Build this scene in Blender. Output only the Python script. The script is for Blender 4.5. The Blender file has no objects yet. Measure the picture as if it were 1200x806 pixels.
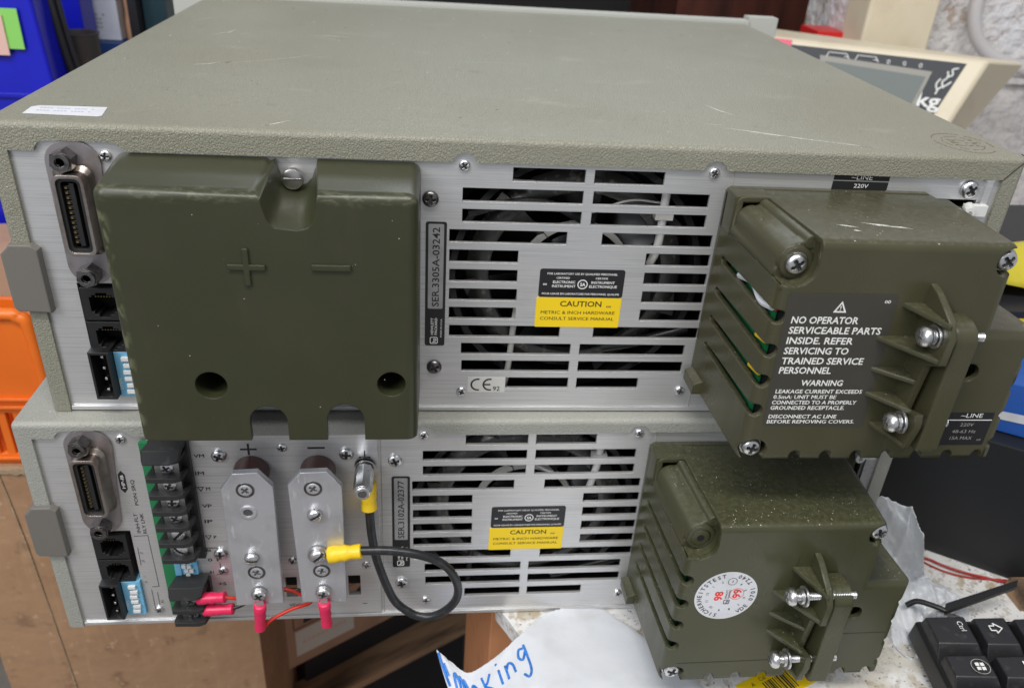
import bpy, bmesh, math, random
from mathutils import Vector, Matrix
R = math.radians
random.seed(7)
S = 0.001                                   # everything below is written in millimetres
scene = bpy.context.scene
COL = scene.collection

# ---------------------------------------------------------------- camera
cam_d = bpy.data.cameras.new('camera')
cam = bpy.data.objects.new('camera', cam_d); COL.objects.link(cam)
r_ = Vector((0.99450655, -0.0854687, 0.0604304)); u_ = Vector((-0.01018602, 0.49555764, 0.86851533)); f_ = Vector((0.10417762, 0.86435972, -0.49196473))
m = Matrix((r_, u_, -f_)).transposed().to_4x4()
m.translation = Vector((168.485, -325.459, 221.879)) * S
cam.matrix_world = m
cam_d.sensor_width = 36; cam_d.lens = 28.746
cam_d.clip_start = 0.01; cam_d.clip_end = 50
cam_d.dof.use_dof = True; cam_d.dof.focus_distance = 0.355; cam_d.dof.aperture_fstop = 14.0
scene.camera = cam
# ---------------------------------------------------------------- light
w = bpy.data.worlds.new('World'); scene.world = w; w.use_nodes = True
bg = w.node_tree.nodes['Background']
bg.inputs['Color'].default_value = (0.90, 0.94, 1.0, 1); bg.inputs['Strength'].default_value = 0.40
def area(name, loc, target, sx, sy, power, col):
    d = bpy.data.lights.new(name, 'AREA'); d.shape = 'RECTANGLE'; d.size = sx; d.size_y = sy; d.energy = power; d.color = col
    o = bpy.data.objects.new(name, d); COL.objects.link(o); o.location = loc
    o.rotation_euler = (Vector(target) - Vector(loc)).to_track_quat('-Z', 'Y').to_euler()
area('ceiling_light', (0.1, -0.72, 1.6), (0.2, 0.1, 0), 1.5, 0.3, 27, (1.0, 0.97, 0.92))
area('window_light', (-1.1, -1.3, 1.25), (0.2, 0.1, -0.1), 0.9, 0.9, 24, (0.93, 0.96, 1.0))
area('rear_window_light', (0.5, 3.2, 1.5), (0.2, 0.2, 0), 2.6, 1.4, 22, (0.88, 0.94, 1.0))
vs = scene.view_settings
vs.view_transform = 'Standard'; vs.look = 'None'; vs.exposure = 0.0; vs.gamma = 1.0; vs.use_curve_mapping = False

# ---------------------------------------------------------------- materials
def mat(name, col, rough=.5, metal=0., bump=None, bev=0., var=None, coat=0., spec=None, extra=None, aniso=0., alpha=None, trans=0.):
    """bump=(kind, scale per metre or vec, strength, distance mm); var=(scale, col2, lo, hi); bev in mm"""
    M = bpy.data.materials.new(name); M.use_nodes = True
    nt = M.node_tree; N = nt.nodes; L = nt.links; b = N['Principled BSDF']
    b.inputs['Base Color'].default_value = (*col, 1); b.inputs['Roughness'].default_value = rough; b.inputs['Metallic'].default_value = metal
    if coat: b.inputs['Coat Weight'].default_value = coat; b.inputs['Coat Roughness'].default_value = .2
    if spec is not None: b.inputs['Specular IOR Level'].default_value = spec
    if trans: b.inputs['Transmission Weight'].default_value = trans
    tc = N.new('ShaderNodeTexCoord')
    def noise(scale, detail=4, vec=(1, 1, 1), rough_=.55):
        mp = N.new('ShaderNodeMapping'); mp.inputs['Scale'].default_value = vec; L.new(tc.outputs['Object'], mp.inputs['Vector'])
        n = N.new('ShaderNodeTexNoise'); n.inputs['Scale'].default_value = scale; n.inputs['Detail'].default_value = detail; n.inputs['Roughness'].default_value = rough_
        L.new(mp.outputs[0], n.inputs['Vector']); return n.outputs['Fac']
    def ramp(src, lo, hi):
        mr = N.new('ShaderNodeMapRange'); mr.inputs['From Min'].default_value = lo; mr.inputs['From Max'].default_value = hi; mr.interpolation_type = 'SMOOTHSTEP'
        L.new(src, mr.inputs['Value']); return mr.outputs['Result']
    def mix(fac, a, c):
        mx = N.new('ShaderNodeMix'); mx.data_type = 'RGBA'
        L.new(fac, mx.inputs['Factor'])
        for k, v in ((6, a), (7, c)):
            if isinstance(v, tuple): mx.inputs[k].default_value = (*v, 1)
            else: L.new(v, mx.inputs[k])
        return mx.outputs[2]
    def mul(a, c, op='MULTIPLY'):
        q = N.new('ShaderNodeMath'); q.operation = op
        for k, v in ((0, a), (1, c)):
            if isinstance(v, (int, float)): q.inputs[k].default_value = v
            else: L.new(v, q.inputs[k])
        return q.outputs[0]
    cur = tuple(col)
    if var:
        for (sc, c2, lo, hi, *rest) in (var if isinstance(var, list) else [var]):
            cur = mix(ramp(noise(sc, 5, rest[0] if rest else (1, 1, 1)), lo, hi), cur, c2)
    normal = None
    if bev:
        bv = N.new('ShaderNodeBevel'); bv.samples = 4; bv.inputs['Radius'].default_value = bev * S; normal = bv.outputs[0]
    def addbump(h, strength, dist):
        nonlocal normal
        bp = N.new('ShaderNodeBump'); bp.inputs['Strength'].default_value = strength; bp.inputs['Distance'].default_value = dist * S
        L.new(h, bp.inputs['Height'])
        if normal: L.new(normal, bp.inputs['Normal'])
        normal = bp.outputs[0]
    for bb in (bump if isinstance(bump, list) else ([bump] if bump else [])):
        kind, sc, st, di = bb[:4]
        if kind == 'noise': addbump(noise(sc, 4, bb[4] if len(bb) > 4 else (1, 1, 1)), st, di)
        if kind == 'leather':
            wn = N.new('ShaderNodeTexNoise'); wn.inputs['Scale'].default_value = sc * .55; wn.inputs['Detail'].default_value = 2; L.new(tc.outputs['Object'], wn.inputs['Vector'])
            sb = N.new('ShaderNodeVectorMath'); sb.operation = 'MULTIPLY_ADD'; L.new(wn.outputs['Color'], sb.inputs[0])
            sb.inputs[1].default_value = (1.6 / sc,) * 3; L.new(tc.outputs['Object'], sb.inputs[2])
            mp = N.new('ShaderNodeMapping'); mp.inputs['Rotation'].default_value = (.5, .5, .5); mp.inputs['Scale'].default_value = (1, .62, .8); L.new(sb.outputs[0], mp.inputs['Vector'])
            vo = N.new('ShaderNodeTexVoronoi'); vo.feature = 'DISTANCE_TO_EDGE'; vo.inputs['Scale'].default_value = sc; L.new(mp.outputs[0], vo.inputs['Vector'])
            v2 = N.new('ShaderNodeTexVoronoi'); v2.feature = 'SMOOTH_F1'; v2.inputs['Scale'].default_value = sc * 1.25; v2.inputs['Smoothness'].default_value = .5; L.new(mp.outputs[0], v2.inputs['Vector'])
            inv = mul(1.0, v2.outputs['Distance'], 'SUBTRACT')
            addbump(mul(mul(ramp(vo.outputs['Distance'], 0., .22), .55), mul(inv, mul(noise(sc * .8, 3), .8), 'ADD'), 'ADD'), st, di)
            cr = ramp(vo.outputs['Distance'], .0, .12)
            cur = mix(cr, tuple(c * .84 for c in col), cur)
    if extra: cur = extra(dict(N=N, L=L, tc=tc, noise=noise, ramp=ramp, mix=mix, mul=mul, cur=cur, b=b)) or cur
    if not isinstance(cur, tuple): L.new(cur, b.inputs['Base Color'])
    if normal: L.new(normal, b.inputs['Normal'])
    M.diffuse_color = (*col, 1)
    return M
def dusty(amount, col=(.55, .53, .45), sc=900):
    def f(k):
        N, L = k['N'], k['L']
        g = N.new('ShaderNodeNewGeometry'); sx = N.new('ShaderNodeSeparateXYZ'); L.new(g.outputs['Normal'], sx.inputs[0])
        up = k['ramp'](sx.outputs['Z'], .55, .95)
        v = N.new('ShaderNodeTexVoronoi'); v.inputs['Scale'].default_value = sc; v.inputs['Randomness'].default_value = 1; L.new(k['tc'].outputs['Object'], v.inputs['Vector'])
        sp = k['ramp'](v.outputs['Distance'], .23, .16)
        sep = N.new('ShaderNodeSeparateXYZ'); L.new(v.outputs['Color'], sep.inputs[0])
        pick = k['ramp'](sep.outputs['X'], 1 - amount, 1.001 - amount)
        patch = k['ramp'](k['noise'](45, 3), .42, .6)
        haze = k['mul'](k['mul'](k['ramp'](k['noise'](420, 6), .35, .8), .06), up)
        c = k['mix'](haze, k['cur'], col)
        c = k['mix'](k['mul'](k['mul'](sp, pick), k['mul'](up, patch)), c, tuple(min(1, x * 1.25) for x in col))
        w = N.new('ShaderNodeTexVoronoi'); w.inputs['Scale'].default_value = sc * 2.3; L.new(k['tc'].outputs['Object'], w.inputs['Vector'])
        s2 = N.new('ShaderNodeSeparateXYZ'); L.new(w.outputs['Color'], s2.inputs[0])
        f2 = k['mul'](k['mul'](k['ramp'](w.outputs['Distance'], .3, .15), k['ramp'](s2.outputs['Y'], 1 - amount * 1.2, 1.001 - amount * 1.2)), k['mul'](up, k['ramp'](k['noise'](70, 4), .38, .62)))
        rv = k['ramp'](k['noise'](34, 5, (1, 1, .4)), .3, .75); mr = N.new('ShaderNodeMapRange'); mr.inputs['To Min'].default_value = .24; mr.inputs['To Max'].default_value = .44; L.new(rv, mr.inputs['Value']); L.new(mr.outputs[0], k['b'].inputs['Roughness'])
        return k['mix'](k['mul'](f2, .8), c, col)
    return f
def edgewear(k):                                   # scuffed rim of the output cover: a worn strip with an outline of its own
    N, L = k['N'], k['L']
    sx = N.new('ShaderNodeSeparateXYZ'); L.new(k['tc'].outputs['Object'], sx.inputs[0])
    z = k['ramp'](sx.outputs['Z'], .1135, .1185); y = k['ramp'](sx.outputs['Y'], -.0335, -.0372)
    n = k['ramp'](k['noise'](420, 6, (.4, 1, 1), .75), .50, .60)
    e1 = k['mul'](k['mul'](z, y), n)
    x = k['ramp'](sx.outputs['X'], .0560, .0520); e2 = k['mul'](k['mul'](x, y), k['ramp'](k['noise'](300, 5, (1, 1, .5)), .47, .6))
    rv = k['ramp'](k['noise'](26, 6, (1, 1, .35)), .3, .75); mr = N.new('ShaderNodeMapRange'); mr.inputs['To Min'].default_value = .27; mr.inputs['To Max'].default_value = .46; L.new(rv, mr.inputs['Value']); L.new(mr.outputs[0], k['b'].inputs['Roughness'])
    sm = k['mix'](k['mul'](k['ramp'](k['noise'](48, 7, (1, 1, .25), .7), .55, .75), .35), k['cur'], (.060, .056, .034))
    c = k['mix'](k['mul'](e1, .26), sm, (.22, .22, .15)); return k['mix'](k['mul'](e2, .6), c, (.17, .18, .10))
def speck(th, col2, sc=1500):
    def f(k):
        v = k['N'].new('ShaderNodeTexVoronoi'); v.inputs['Scale'].default_value = sc; k['L'].new(k['tc'].outputs['Object'], v.inputs['Vector'])
        sep = k['N'].new('ShaderNodeSeparateXYZ'); k['L'].new(v.outputs['Color'], sep.inputs[0])
        return k['mix'](k['mul'](k['ramp'](v.outputs['Distance'], .3, .2), k['ramp'](sep.outputs['X'], 1 - th, 1.001 - th)), k['cur'], col2)
    return f
G = {}
LEA_U = (.256, .250, .197); LEA_L = (.34, .34, .305)
G['leather_u'] = mat('olive_vinyl', LEA_U, .42, bump=[('leather', 1000, .8, .24)], var=[(9, (.225, .216, .158), .42, .72), (38, (.31, .30, .245), .58, .74, (.5, 1, 1)), (90, (.20, .19, .14), .62, .75)], spec=.5, extra=speck(.006, (.6, .6, .55)))
G['leather_l'] = mat('grey_vinyl', LEA_L, .42, bump=[('leather', 1000, .75, .21)], var=(18, (.30, .30, .26), .45, .75), spec=.5)
G['alu'] = mat('brushed_aluminium', (.68, .68, .68), .38, .68, bump=('noise', 260, .25, .05, (.12, 1, 7)), bev=.3,
               var=[(260, (.49, .49, .495), .42, .78, (.08, 1, 9)), (22, (.56, .545, .53), .5, .8), (900, (.80, .80, .82), .62, .72, (.06, 1, 3))])
G['alu_dirty'] = mat('dusty_aluminium', (.60, .59, .62), .45, .6, bump=('noise', 260, .2, .05, (.12, 1, 7)), bev=.25, var=(180, (.40, .36, .30), .55, .75))
G['alu_bar'] = mat('scratched_aluminium', (.62, .63, .67), .36, .7, bump=[('noise', 300, .12, .05), ('noise', 900, .1, .03, (.1, 1, 1))], bev=.5, var=[(60, (.52, .53, .56), .45, .7), (420, (.74, .75, .78), .60, .72, (1, 1, .25))])
G['steel'] = mat('zinc_steel', (.74, .74, .75), .30, 1., bump=('noise', 900, .1, .05), bev=.25, var=(600, (.42, .42, .42), .5, .75))
G['recess'] = mat('screw_recess', (.16, .16, .16), .5, .8)
G['dark_steel'] = mat('dark_steel', (.20, .19, .19), .28, .95, bev=.3, var=(300, (.10, .09, .08), .45, .7))
G['bronze'] = mat('tarnished_nickel', (.42, .38, .35), .30, .95, bev=.5, var=(90, (.24, .19, .16), .42, .7))
G['plate_grey'] = mat('nickel_plate', (.40, .37, .38), .42, .85, bev=.3, var=(60, (.28, .24, .22), .45, .7))
G['gold'] = mat('brass_contact', (.35, .25, .10), .3, 1.)
G['black'] = mat('black_plastic', (.013, .013, .014), .42, bump=('noise', 800, .1, .05), bev=.35)
G['black_rub'] = mat('black_rubber', (.022, .022, .023), .5, bump=('noise', 500, .15, .1), bev=.5, var=(150, (.07, .07, .07), .58, .8))
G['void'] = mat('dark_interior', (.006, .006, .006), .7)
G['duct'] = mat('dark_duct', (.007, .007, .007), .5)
G['fan'] = mat('fan_plastic', (.009, .009, .010), .30, var=(200, (.07, .065, .06), .58, .8))
G['fan_ring'] = mat('dusty_fan_metal', (.09, .088, .085), .34, .6, var=(260, (.26, .24, .21), .56, .70))
G['olive'] = mat('olive_plastic', (.034, .0365, .0165), .33, bump=[('noise', 1400, .12, .06), ('noise', 60, .05, .3)], bev=.8, var=(30, (.038, .040, .019), .4, .7), extra=edgewear)
G['olive_line'] = mat('olive_brown_plastic', (.054, .052, .027), .30, bump=('noise', 1600, .10, .05), bev=1.1, var=(28, (.061, .058, .031), .4, .7), extra=dusty(.04))
G['olive_line_l'] = mat('dusted_olive_plastic', (.049, .050, .024), .30, bump=('noise', 1600, .10, .05), bev=1.1, var=(28, (.056, .056, .028), .4, .7), extra=dusty(.13))
G['grey_end'] = mat('grey_plastic_end', (.155, .145, .13), .45, bump=('noise', 1500, .12, .05), bev=.7)
G['bezel'] = mat('bezel_grey', (.46, .47, .43), .45, bev=.6)
G['maroon'] = mat('maroon_insulator', (.055, .018, .016), .45, bump=('noise', 500, .1, .1), bev=.5)
G['dip'] = mat('light_blue_plastic', (.16, .42, .62), .4, bev=.3)
G['white'] = mat('white_plastic', (.70, .70, .68), .4, bev=.3)
G['nylon'] = mat('milky_nylon', (.66, .66, .64), .4, bev=.5)
G['pcb'] = mat('green_board', (.015, .19, .07), .35, bev=.2)
G['yel_vinyl'] = mat('yellow_vinyl', (.85, .56, .015), .38, bump=('noise', 500, .25, .3), bev=.4, var=(200, (.62, .38, .01), .55, .8))
G['pink_vinyl'] = mat('pink_vinyl', (.66, .02, .09), .35, bump=('noise', 400, .2, .3), bev=.4)
G['red_wire'] = mat('red_wire_jacket', (.55, .03, .015), .4)
G['red_dull'] = mat('dull_red_jacket', (.36, .018, .014), .45)
G['blk_wire'] = mat('black_wire_jacket', (.016, .017, .019), .33, bump=('noise', 700, .1, .08), var=(250, (.032, .032, .034), .5, .7))
G['copper'] = mat('tinned_lug', (.62, .60, .58), .3, 1., bev=.2)
G['lab_black'] = mat('label_black', (.014, .014, .016), .35)
G['lab_yel'] = mat('label_yellow', (.86, .60, .008), .38)
G['lab_sil'] = mat('label_silver', (.42, .42, .42), .35, .5, var=(120, (.34, .34, .34), .4, .7))
G['lab_white'] = mat('label_white', (.66, .67, .71), .45, var=(60, (.58, .59, .62), .45, .7))
G['lab_grey'] = mat('label_grey', (.58, .57, .54), .45)
G['lab_warn'] = mat('warning_print_brown', (.048, .044, .035), .42)
G['ink'] = mat('black_ink', (.02, .02, .022), .6)
G['ink_w'] = mat('white_ink', (.78, .78, .76), .6)
G['ink_o'] = mat('dark_ink_on_yellow', (.06, .045, .01), .6)
G['ink_g'] = mat('grey_ink', (.30, .29, .27), .6)
G['ink_r'] = mat('red_ink', (.75, .05, .04), .6)
G['carton_ink'] = mat('faint_blue_ink', (.42, .44, .55), .6)
G['ink_b'] = mat('blue_marker', (.02, .16, .55), .5, var=(600, (.05, .25, .7), .4, .7))
G['scratch'] = mat('scratch_mark', (.82, .81, .76), .6, var=(900, (.55, .54, .47), .4, .6))
G['lint'] = mat('dust_lint', (.62, .62, .60), .8)
G['soot'] = mat('dark_speck', (.03, .025, .02), .8)

# ---------------------------------------------------------------- mesh builder
_txt = {}
def text_mesh(s, bold=0.0, shear=0.0):
    if 'M' in s: bold = 0.0
    k = (s, bold, shear)
    if k not in _txt:
        c = bpy.data.curves.new('t', 'FONT'); c.body = s; c.size = 1; c.offset = bold; c.shear = shear; c.resolution_u = 2
        o = bpy.data.objects.new('t', c); COL.objects.link(o)
        bpy.context.view_layer.update()
        me = bpy.data.meshes.new_from_object(o.evaluated_get(bpy.context.evaluated_depsgraph_get()))
        vs_ = [tuple(v.co) for v in me.vertices]; fs = [tuple(p.vertices) for p in me.polygons]
        bpy.data.objects.remove(o); bpy.data.curves.remove(c); bpy.data.meshes.remove(me)
        xs = [v[0] for v in vs_] or [0]; ys = [v[1] for v in vs_] or [0]
        _txt[k] = (vs_, fs, min(xs), max(xs), min(ys), max(ys))
    return _txt[k]
def rrect(cx, cz, wd, ht, r, n=4):
    out = []
    for (sx, sz, a0) in ((1, 1, 0), (-1, 1, 90), (-1, -1, 180), (1, -1, 270)):
        for i in range(n + 1):
            a = R(a0 + 90 * i / n); out.append((cx + sx * (wd / 2 - r) + r * math.cos(a), cz + sz * (ht / 2 - r) + r * math.sin(a)))
    return out
def circ(cx, cz, r, n=24, a0=0): return [(cx + r * math.cos(R(a0) + 2 * math.pi * i / n), cz + r * math.sin(R(a0) + 2 * math.pi * i / n)) for i in range(n)]
def wn(o):
    md = o.modifiers.new('normals', 'WEIGHTED_NORMAL'); md.keep_sharp = True; md.weight = 80
class MB:
    def __init__(s): s.v = []; s.f = []; s.m = []; s.mats = []
    def mi(s, g):
        if g not in s.mats: s.mats.append(g)
        return s.mats.index(g)
    def add(s, v, f, g):
        o = len(s.v); s.v += [tuple(p) for p in v]; s.f += [tuple(i + o for i in q) for q in f]; k = s.mi(g); s.m += [k] * len(f); return s
    def box(s, x0, x1, y0, y1, z0, z1, g, M=None):
        v = [(x, y, z) for x in (x0, x1) for y in (y0, y1) for z in (z0, z1)]
        if M: v = [tuple(M @ Vector(p)) for p in v]
        return s.add(v, [(0, 1, 3, 2), (4, 6, 7, 5), (0, 4, 5, 1), (2, 3, 7, 6), (0, 2, 6, 4), (1, 5, 7, 3)], g)
    def loft(s, A, ya, B, yb, g, caps=(1, 1), M=None):          # polygons in XZ
        n = len(A); v = [(x, ya, z) for x, z in A] + [(x, yb, z) for x, z in B]
        if M: v = [tuple(M @ Vector(p)) for p in v]
        f = [(i, (i + 1) % n, n + (i + 1) % n, n + i) for i in range(n)]
        if caps[0]: f.append(tuple(range(n))[::-1])
        if caps[1]: f.append(tuple(range(n, 2 * n)))
        return s.add(v, f, g)
    def prism(s, A, ya, yb, g, M=None): return s.loft(A, ya, A, yb, g, (1, 1), M)
    def ring(s, Ao, Ai, y0, y1, g):                             # tube wall between two outlines of equal count
        n = len(Ao)
        v = [(x, y0, z) for x, z in Ao] + [(x, y1, z) for x, z in Ao] + [(x, y0, z) for x, z in Ai] + [(x, y1, z) for x, z in Ai]
        f = []
        for i in range(n):
            j = (i + 1) % n
            f += [(i, j, n + j, n + i), (2 * n + i, 3 * n + i, 3 * n + j, 2 * n + j), (i, 2 * n + i, 2 * n + j, j), (n + i, n + j, 3 * n + j, 3 * n + i)]
        return s.add(v, f, g)
    def poly3(s, A, B, g):                                      # two equal outlines of 3-D points joined
        n = len(A); f = [(i, (i + 1) % n, n + (i + 1) % n, n + i) for i in range(n)] + [tuple(range(n))[::-1], tuple(range(n, 2 * n))]
        return s.add(list(A) + list(B), f, g)
    def cyl(s, p0, p1, r0, r1, g, n=20, caps=True, a0=0):
        p0, p1 = Vector(p0), Vector(p1); d = (p1 - p0).normalized(); a = d.orthogonal().normalized(); b = d.cross(a)
        v = []
        for p, r in ((p0, r0), (p1, r1)):
            for i in range(n):
                t = 2 * math.pi * i / n + a0; v.append(tuple(p + a * (r * math.cos(t)) + b * (r * math.sin(t))))
        f = [(i, (i + 1) % n, n + (i + 1) % n, n + i) for i in range(n)]
        if caps: f += [tuple(range(n))[::-1], tuple(range(n, 2 * n))]
        return s.add(v, f, g)
    def lathe(s, prof, c, ax, g, n=24):                         # prof: (radius, height along axis)
        c = Vector(c); d = Vector(ax).normalized(); a = d.orthogonal().normalized(); b = d.cross(a); v = []; k = len(prof)
        for r, h in prof:
            for i in range(n):
                t = 2 * math.pi * i / n; v.append(tuple(c + d * h + a * (r * math.cos(t)) + b * (r * math.sin(t))))
        f = [(j * n + i, j * n + (i + 1) % n, (j + 1) * n + (i + 1) % n, (j + 1) * n + i) for j in range(k - 1) for i in range(n)]
        f += [tuple(range(n))[::-1], tuple(range((k - 1) * n, k * n))]
        return s.add(v, f, g)
    def tube(s, pts, r, g, n=12, sub=6, caps=True):
        P = [Vector(p) for p in pts]; Q = []
        E = [P[0] * 2 - P[1]] + P + [P[-1] * 2 - P[-2]]
        for i in range(1, len(E) - 2):
            for k in range(sub):
                t = k / sub; a, b, c, d = E[i - 1], E[i], E[i + 1], E[i + 2]
                Q.append(.5 * ((2 * b) + (c - a) * t + (2 * a - 5 * b + 4 * c - d) * t * t + (3 * b - a - 3 * c + d) * t ** 3))
        Q.append(P[-1]); v = []; nrm = None
        for i, q in enumerate(Q):
            d = (Q[min(i + 1, len(Q) - 1)] - Q[max(i - 1, 0)]).normalized()
            nrm = d.orthogonal().normalized() if nrm is None else (nrm - d * nrm.dot(d)).normalized()
            b = d.cross(nrm); rr = r[0] + (r[1] - r[0]) * i / (len(Q) - 1) if isinstance(r, tuple) else r
            for j in range(n):
                t = 2 * math.pi * j / n; v.append(tuple(q + nrm * (rr * math.cos(t)) + b * (rr * math.sin(t))))
        k = len(Q); f = [(j * n + i, j * n + (i + 1) % n, (j + 1) * n + (i + 1) % n, (j + 1) * n + i) for j in range(k - 1) for i in range(n)]
        if caps: f += [tuple(range(n))[::-1], tuple(range((k - 1) * n, k * n))]
        return s.add(v, f, g)
    def holed(s, x0, x1, z0, z1, holes, yf, yb, g):             # plate in XZ with rectangular openings
        xs = sorted({x0, x1, *[h[0] for h in holes], *[h[1] for h in holes]}); zs = sorted({z0, z1, *[h[2] for h in holes], *[h[3] for h in holes]})
        xs = [x for x in xs if x0 <= x <= x1]; zs = [z for z in zs if z0 <= z <= z1]
        nx, nz = len(xs), len(zs)
        solid = [[not any(h[0] < (xs[i] + xs[i + 1]) / 2 < h[1] and h[2] < (zs[j] + zs[j + 1]) / 2 < h[3] for h in holes) for j in range(nz - 1)] for i in range(nx - 1)]
        v = [(x, yf, z) for x in xs for z in zs] + [(x, yb, z) for x in xs for z in zs]; o = nx * nz; I = lambda i, j: i * nz + j
        f = []
        for i in range(nx - 1):
            for j in range(nz - 1):
                if not solid[i][j]: continue
                a, b, c, d = I(i, j), I(i + 1, j), I(i + 1, j + 1), I(i, j + 1)
                f += [(a, b, c, d), (a + o, d + o, c + o, b + o)]
                for (p, q, ii, jj) in ((a, b, i, j - 1), (b, c, i + 1, j), (c, d, i, j + 1), (d, a, i - 1, j)):
                    if not (0 <= ii < nx - 1 and 0 <= jj < nz - 1 and solid[ii][jj]): f.append((q, p, p + o, q + o))
        return s.add(v, f, g)
    def text(s, st, o, g, h=None, wd=None, right=(1, 0, 0), up=(0, 0, 1), align='l', bold=0.0, shear=0.0):
        """cap height h and / or width wd; o is the lower left (l), lower middle (c) or lower right (r) of the lettering"""
        v, f, xa, xb, ya, yb = text_mesh(st, bold, shear)
        if not v: return s
        sy = h / (text_mesh('H', bold, shear)[5]) if h else None
        sx = wd / (xb - xa) if wd else sy
        if sy is None: sy = sx
        tw = (xb - xa) * sx; off = {'l': 0, 'c': -tw / 2, 'r': -tw}[align]
        o, r, u = Vector(o), Vector(right).normalized(), Vector(up).normalized()
        if 'M' in st and bold:                                  # the font's M breaks when fattened: double-strike it instead
            nrm = r.cross(u)
            for k in (-1, 1): s.add([tuple(o + r * ((p[0] - xa) * sx + off + k * bold * sx) + u * (p[1] * sy) + nrm * (.004 * k + .006)) for p in v], f, g)
        return s.add([tuple(o + r * ((p[0] - xa) * sx + off) + u * (p[1] * sy)) for p in v], f, g)
    def flat(s, pts, g, yy=None):                               # one flat polygon given in XZ at depth y or in 3-D
        return s.add([(p[0], yy, p[1]) for p in pts] if yy is not None else pts, [tuple(range(len(pts)))], g)
    def mesh(s, name, smooth=35, fix=True, bevel=None):
        me = bpy.data.meshes.new(name); me.from_pydata([(x * S, y * S, z * S) for x, y, z in s.v], [], s.f)
        for g in s.mats: me.materials.append(G[g])
        me.polygons.foreach_set('material_index', s.m); me.update()
        bm = bmesh.new(); bm.from_mesh(me)
        if fix: bmesh.ops.recalc_face_normals(bm, faces=bm.faces)
        if bevel:
            pred, wd, seg = bevel
            es = [e for e in bm.edges if len(e.link_faces) == 2 and pred(e)]
            bmesh.ops.bevel(bm, geom=es, offset=wd * S, segments=seg, profile=.5, affect='EDGES', clamp_overlap=True)
        bm.to_mesh(me); bm.free()
        if smooth:
            me.polygons.foreach_set('use_smooth', [True] * len(me.polygons)); me.set_sharp_from_angle(angle=R(smooth))
        return me
    def build(s, name, parent=None, label=None, cat=None, group=None, kind=None, **kw):
        o = bpy.data.objects.new(name, s.mesh(name, **kw)); COL.objects.link(o)
        if kw.get('bevel'): wn(o)
        return tag(o, parent, label, cat, group, kind)
def tag(o, parent=None, label=None, cat=None, group=None, kind=None):
    if parent: o.parent = parent
    for k, v in (('label', label), ('category', cat), ('group', group), ('kind', kind)):
        if v: o[k] = v
    return o
def empty(name, loc=(0, 0, 0), rz=0, **kw):
    o = bpy.data.objects.new(name, None); COL.objects.link(o); o.location = Vector(loc) * S; o.rotation_euler = (0, 0, rz); o.empty_display_size = .02
    return tag(o, **kw)
def inst(name, me, parent, loc, rot=(0, 0, 0), sc=1.0, **kw):
    o = bpy.data.objects.new(name, me); COL.objects.link(o); o.location = Vector(loc) * S; o.rotation_euler = rot; o.scale = (sc,) * 3
    return tag(o, parent, **kw)
def rebase(o, p):            # move an object's origin to p (mm) keeping its shape in place
    p = Vector(p) * S; o.data.transform(Matrix.Translation(-p)); o.location = p; return o
def carve(o, cutters):
    tmp = []
    for c in cutters:
        co = bpy.data.objects.new('cut', c.mesh('cut', smooth=0)); COL.objects.link(co); co.parent = o.parent; tmp.append(co)
        md = o.modifiers.new('b', 'BOOLEAN'); md.operation = 'DIFFERENCE'; md.object = co; md.solver = 'EXACT'
    bpy.context.view_layer.update()
    me = bpy.data.meshes.new_from_object(o.evaluated_get(bpy.context.evaluated_depsgraph_get()))
    old = o.data; o.modifiers.clear(); o.data = me; bpy.data.meshes.remove(old); me.name = o.name
    for co in tmp:
        d = co.data; bpy.data.objects.remove(co); bpy.data.meshes.remove(d)
    me.polygons.foreach_set('use_smooth', [True] * len(me.polygons)); me.set_sharp_from_angle(angle=R(38)); wn(o)
    return o

# ---------------------------------------------------------------- screws (local +z is out of the panel)
def screw_head(r, h, kind, g='steel', washer=0.):
    mb = MB(); n = 40; rings = 9; v = []; f = []; mm = []
    base = .0
    if washer: mb.lathe([(washer, 0), (washer, .5)], (0, 0, 0), (0, 0, 1), g, 28); base = .5
    for j in range(rings + 1):
        t = j / rings; rr = r * (1 - t); z = base + h * (.45 + .55 * math.sqrt(max(0, 1 - (1 - t) ** 2.4)))
        for i in range(n):
            a = 2 * math.pi * i / n; x, y = rr * math.cos(a), rr * math.sin(a); zz = z
            if kind == 'cross' and ((abs(x) < r * .14 and abs(y) < r * .58) or (abs(y) < r * .14 and abs(x) < r * .58)): zz -= h * .65
            if kind == 'slot' and abs(x) < r * .15: zz -= h * .55
            v.append((x, y, zz))
    for j in range(rings):
        for i in range(n):
            a, b = j * n + i, j * n + (i + 1) % n; q = (a, b, b + n, a + n)
            f.append(q); mm.append(min(v[k][2] for k in q) < base + h * .45)
    for q, dk in zip(f, mm): pass
    o = len(mb.v); mb.v += v; k1 = mb.mi(g); k2 = mb.mi('recess')
    for q, dk in zip(f, mm): mb.f.append(tuple(i + o for i in q)); mb.m.append(k2 if dk else k1)
    mb.cyl((0, 0, 0), (0, 0, base + h * .46), r, r, g, n, False)
    return mb.mesh('screw', smooth=40)
SCREW = dict(pan=screw_head(3.4, 2.2, 'cross'), pan_dark=screw_head(3.4, 2.2, 'cross', 'dark_steel'), small=screw_head(2.3, 1.4, 'cross'),
             slot=screw_head(3.3, 2.6, 'slot'), big=screw_head(4.0, 3.0, 'cross', 'steel', 4.6), flush=screw_head(3.1, .7, 'cross', 'alu_bar'), term=screw_head(2.9, 1.6, 'cross', 'steel'))
FRONT = (R(90), 0, 0)
def scr(parent, kind, x, z, y=0., roll=None, name='screw'):
    roll = random.uniform(0, 3) if roll is None else roll
    return inst(name, SCREW[kind], parent, (x, y, z), (R(90), roll, 0))

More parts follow.
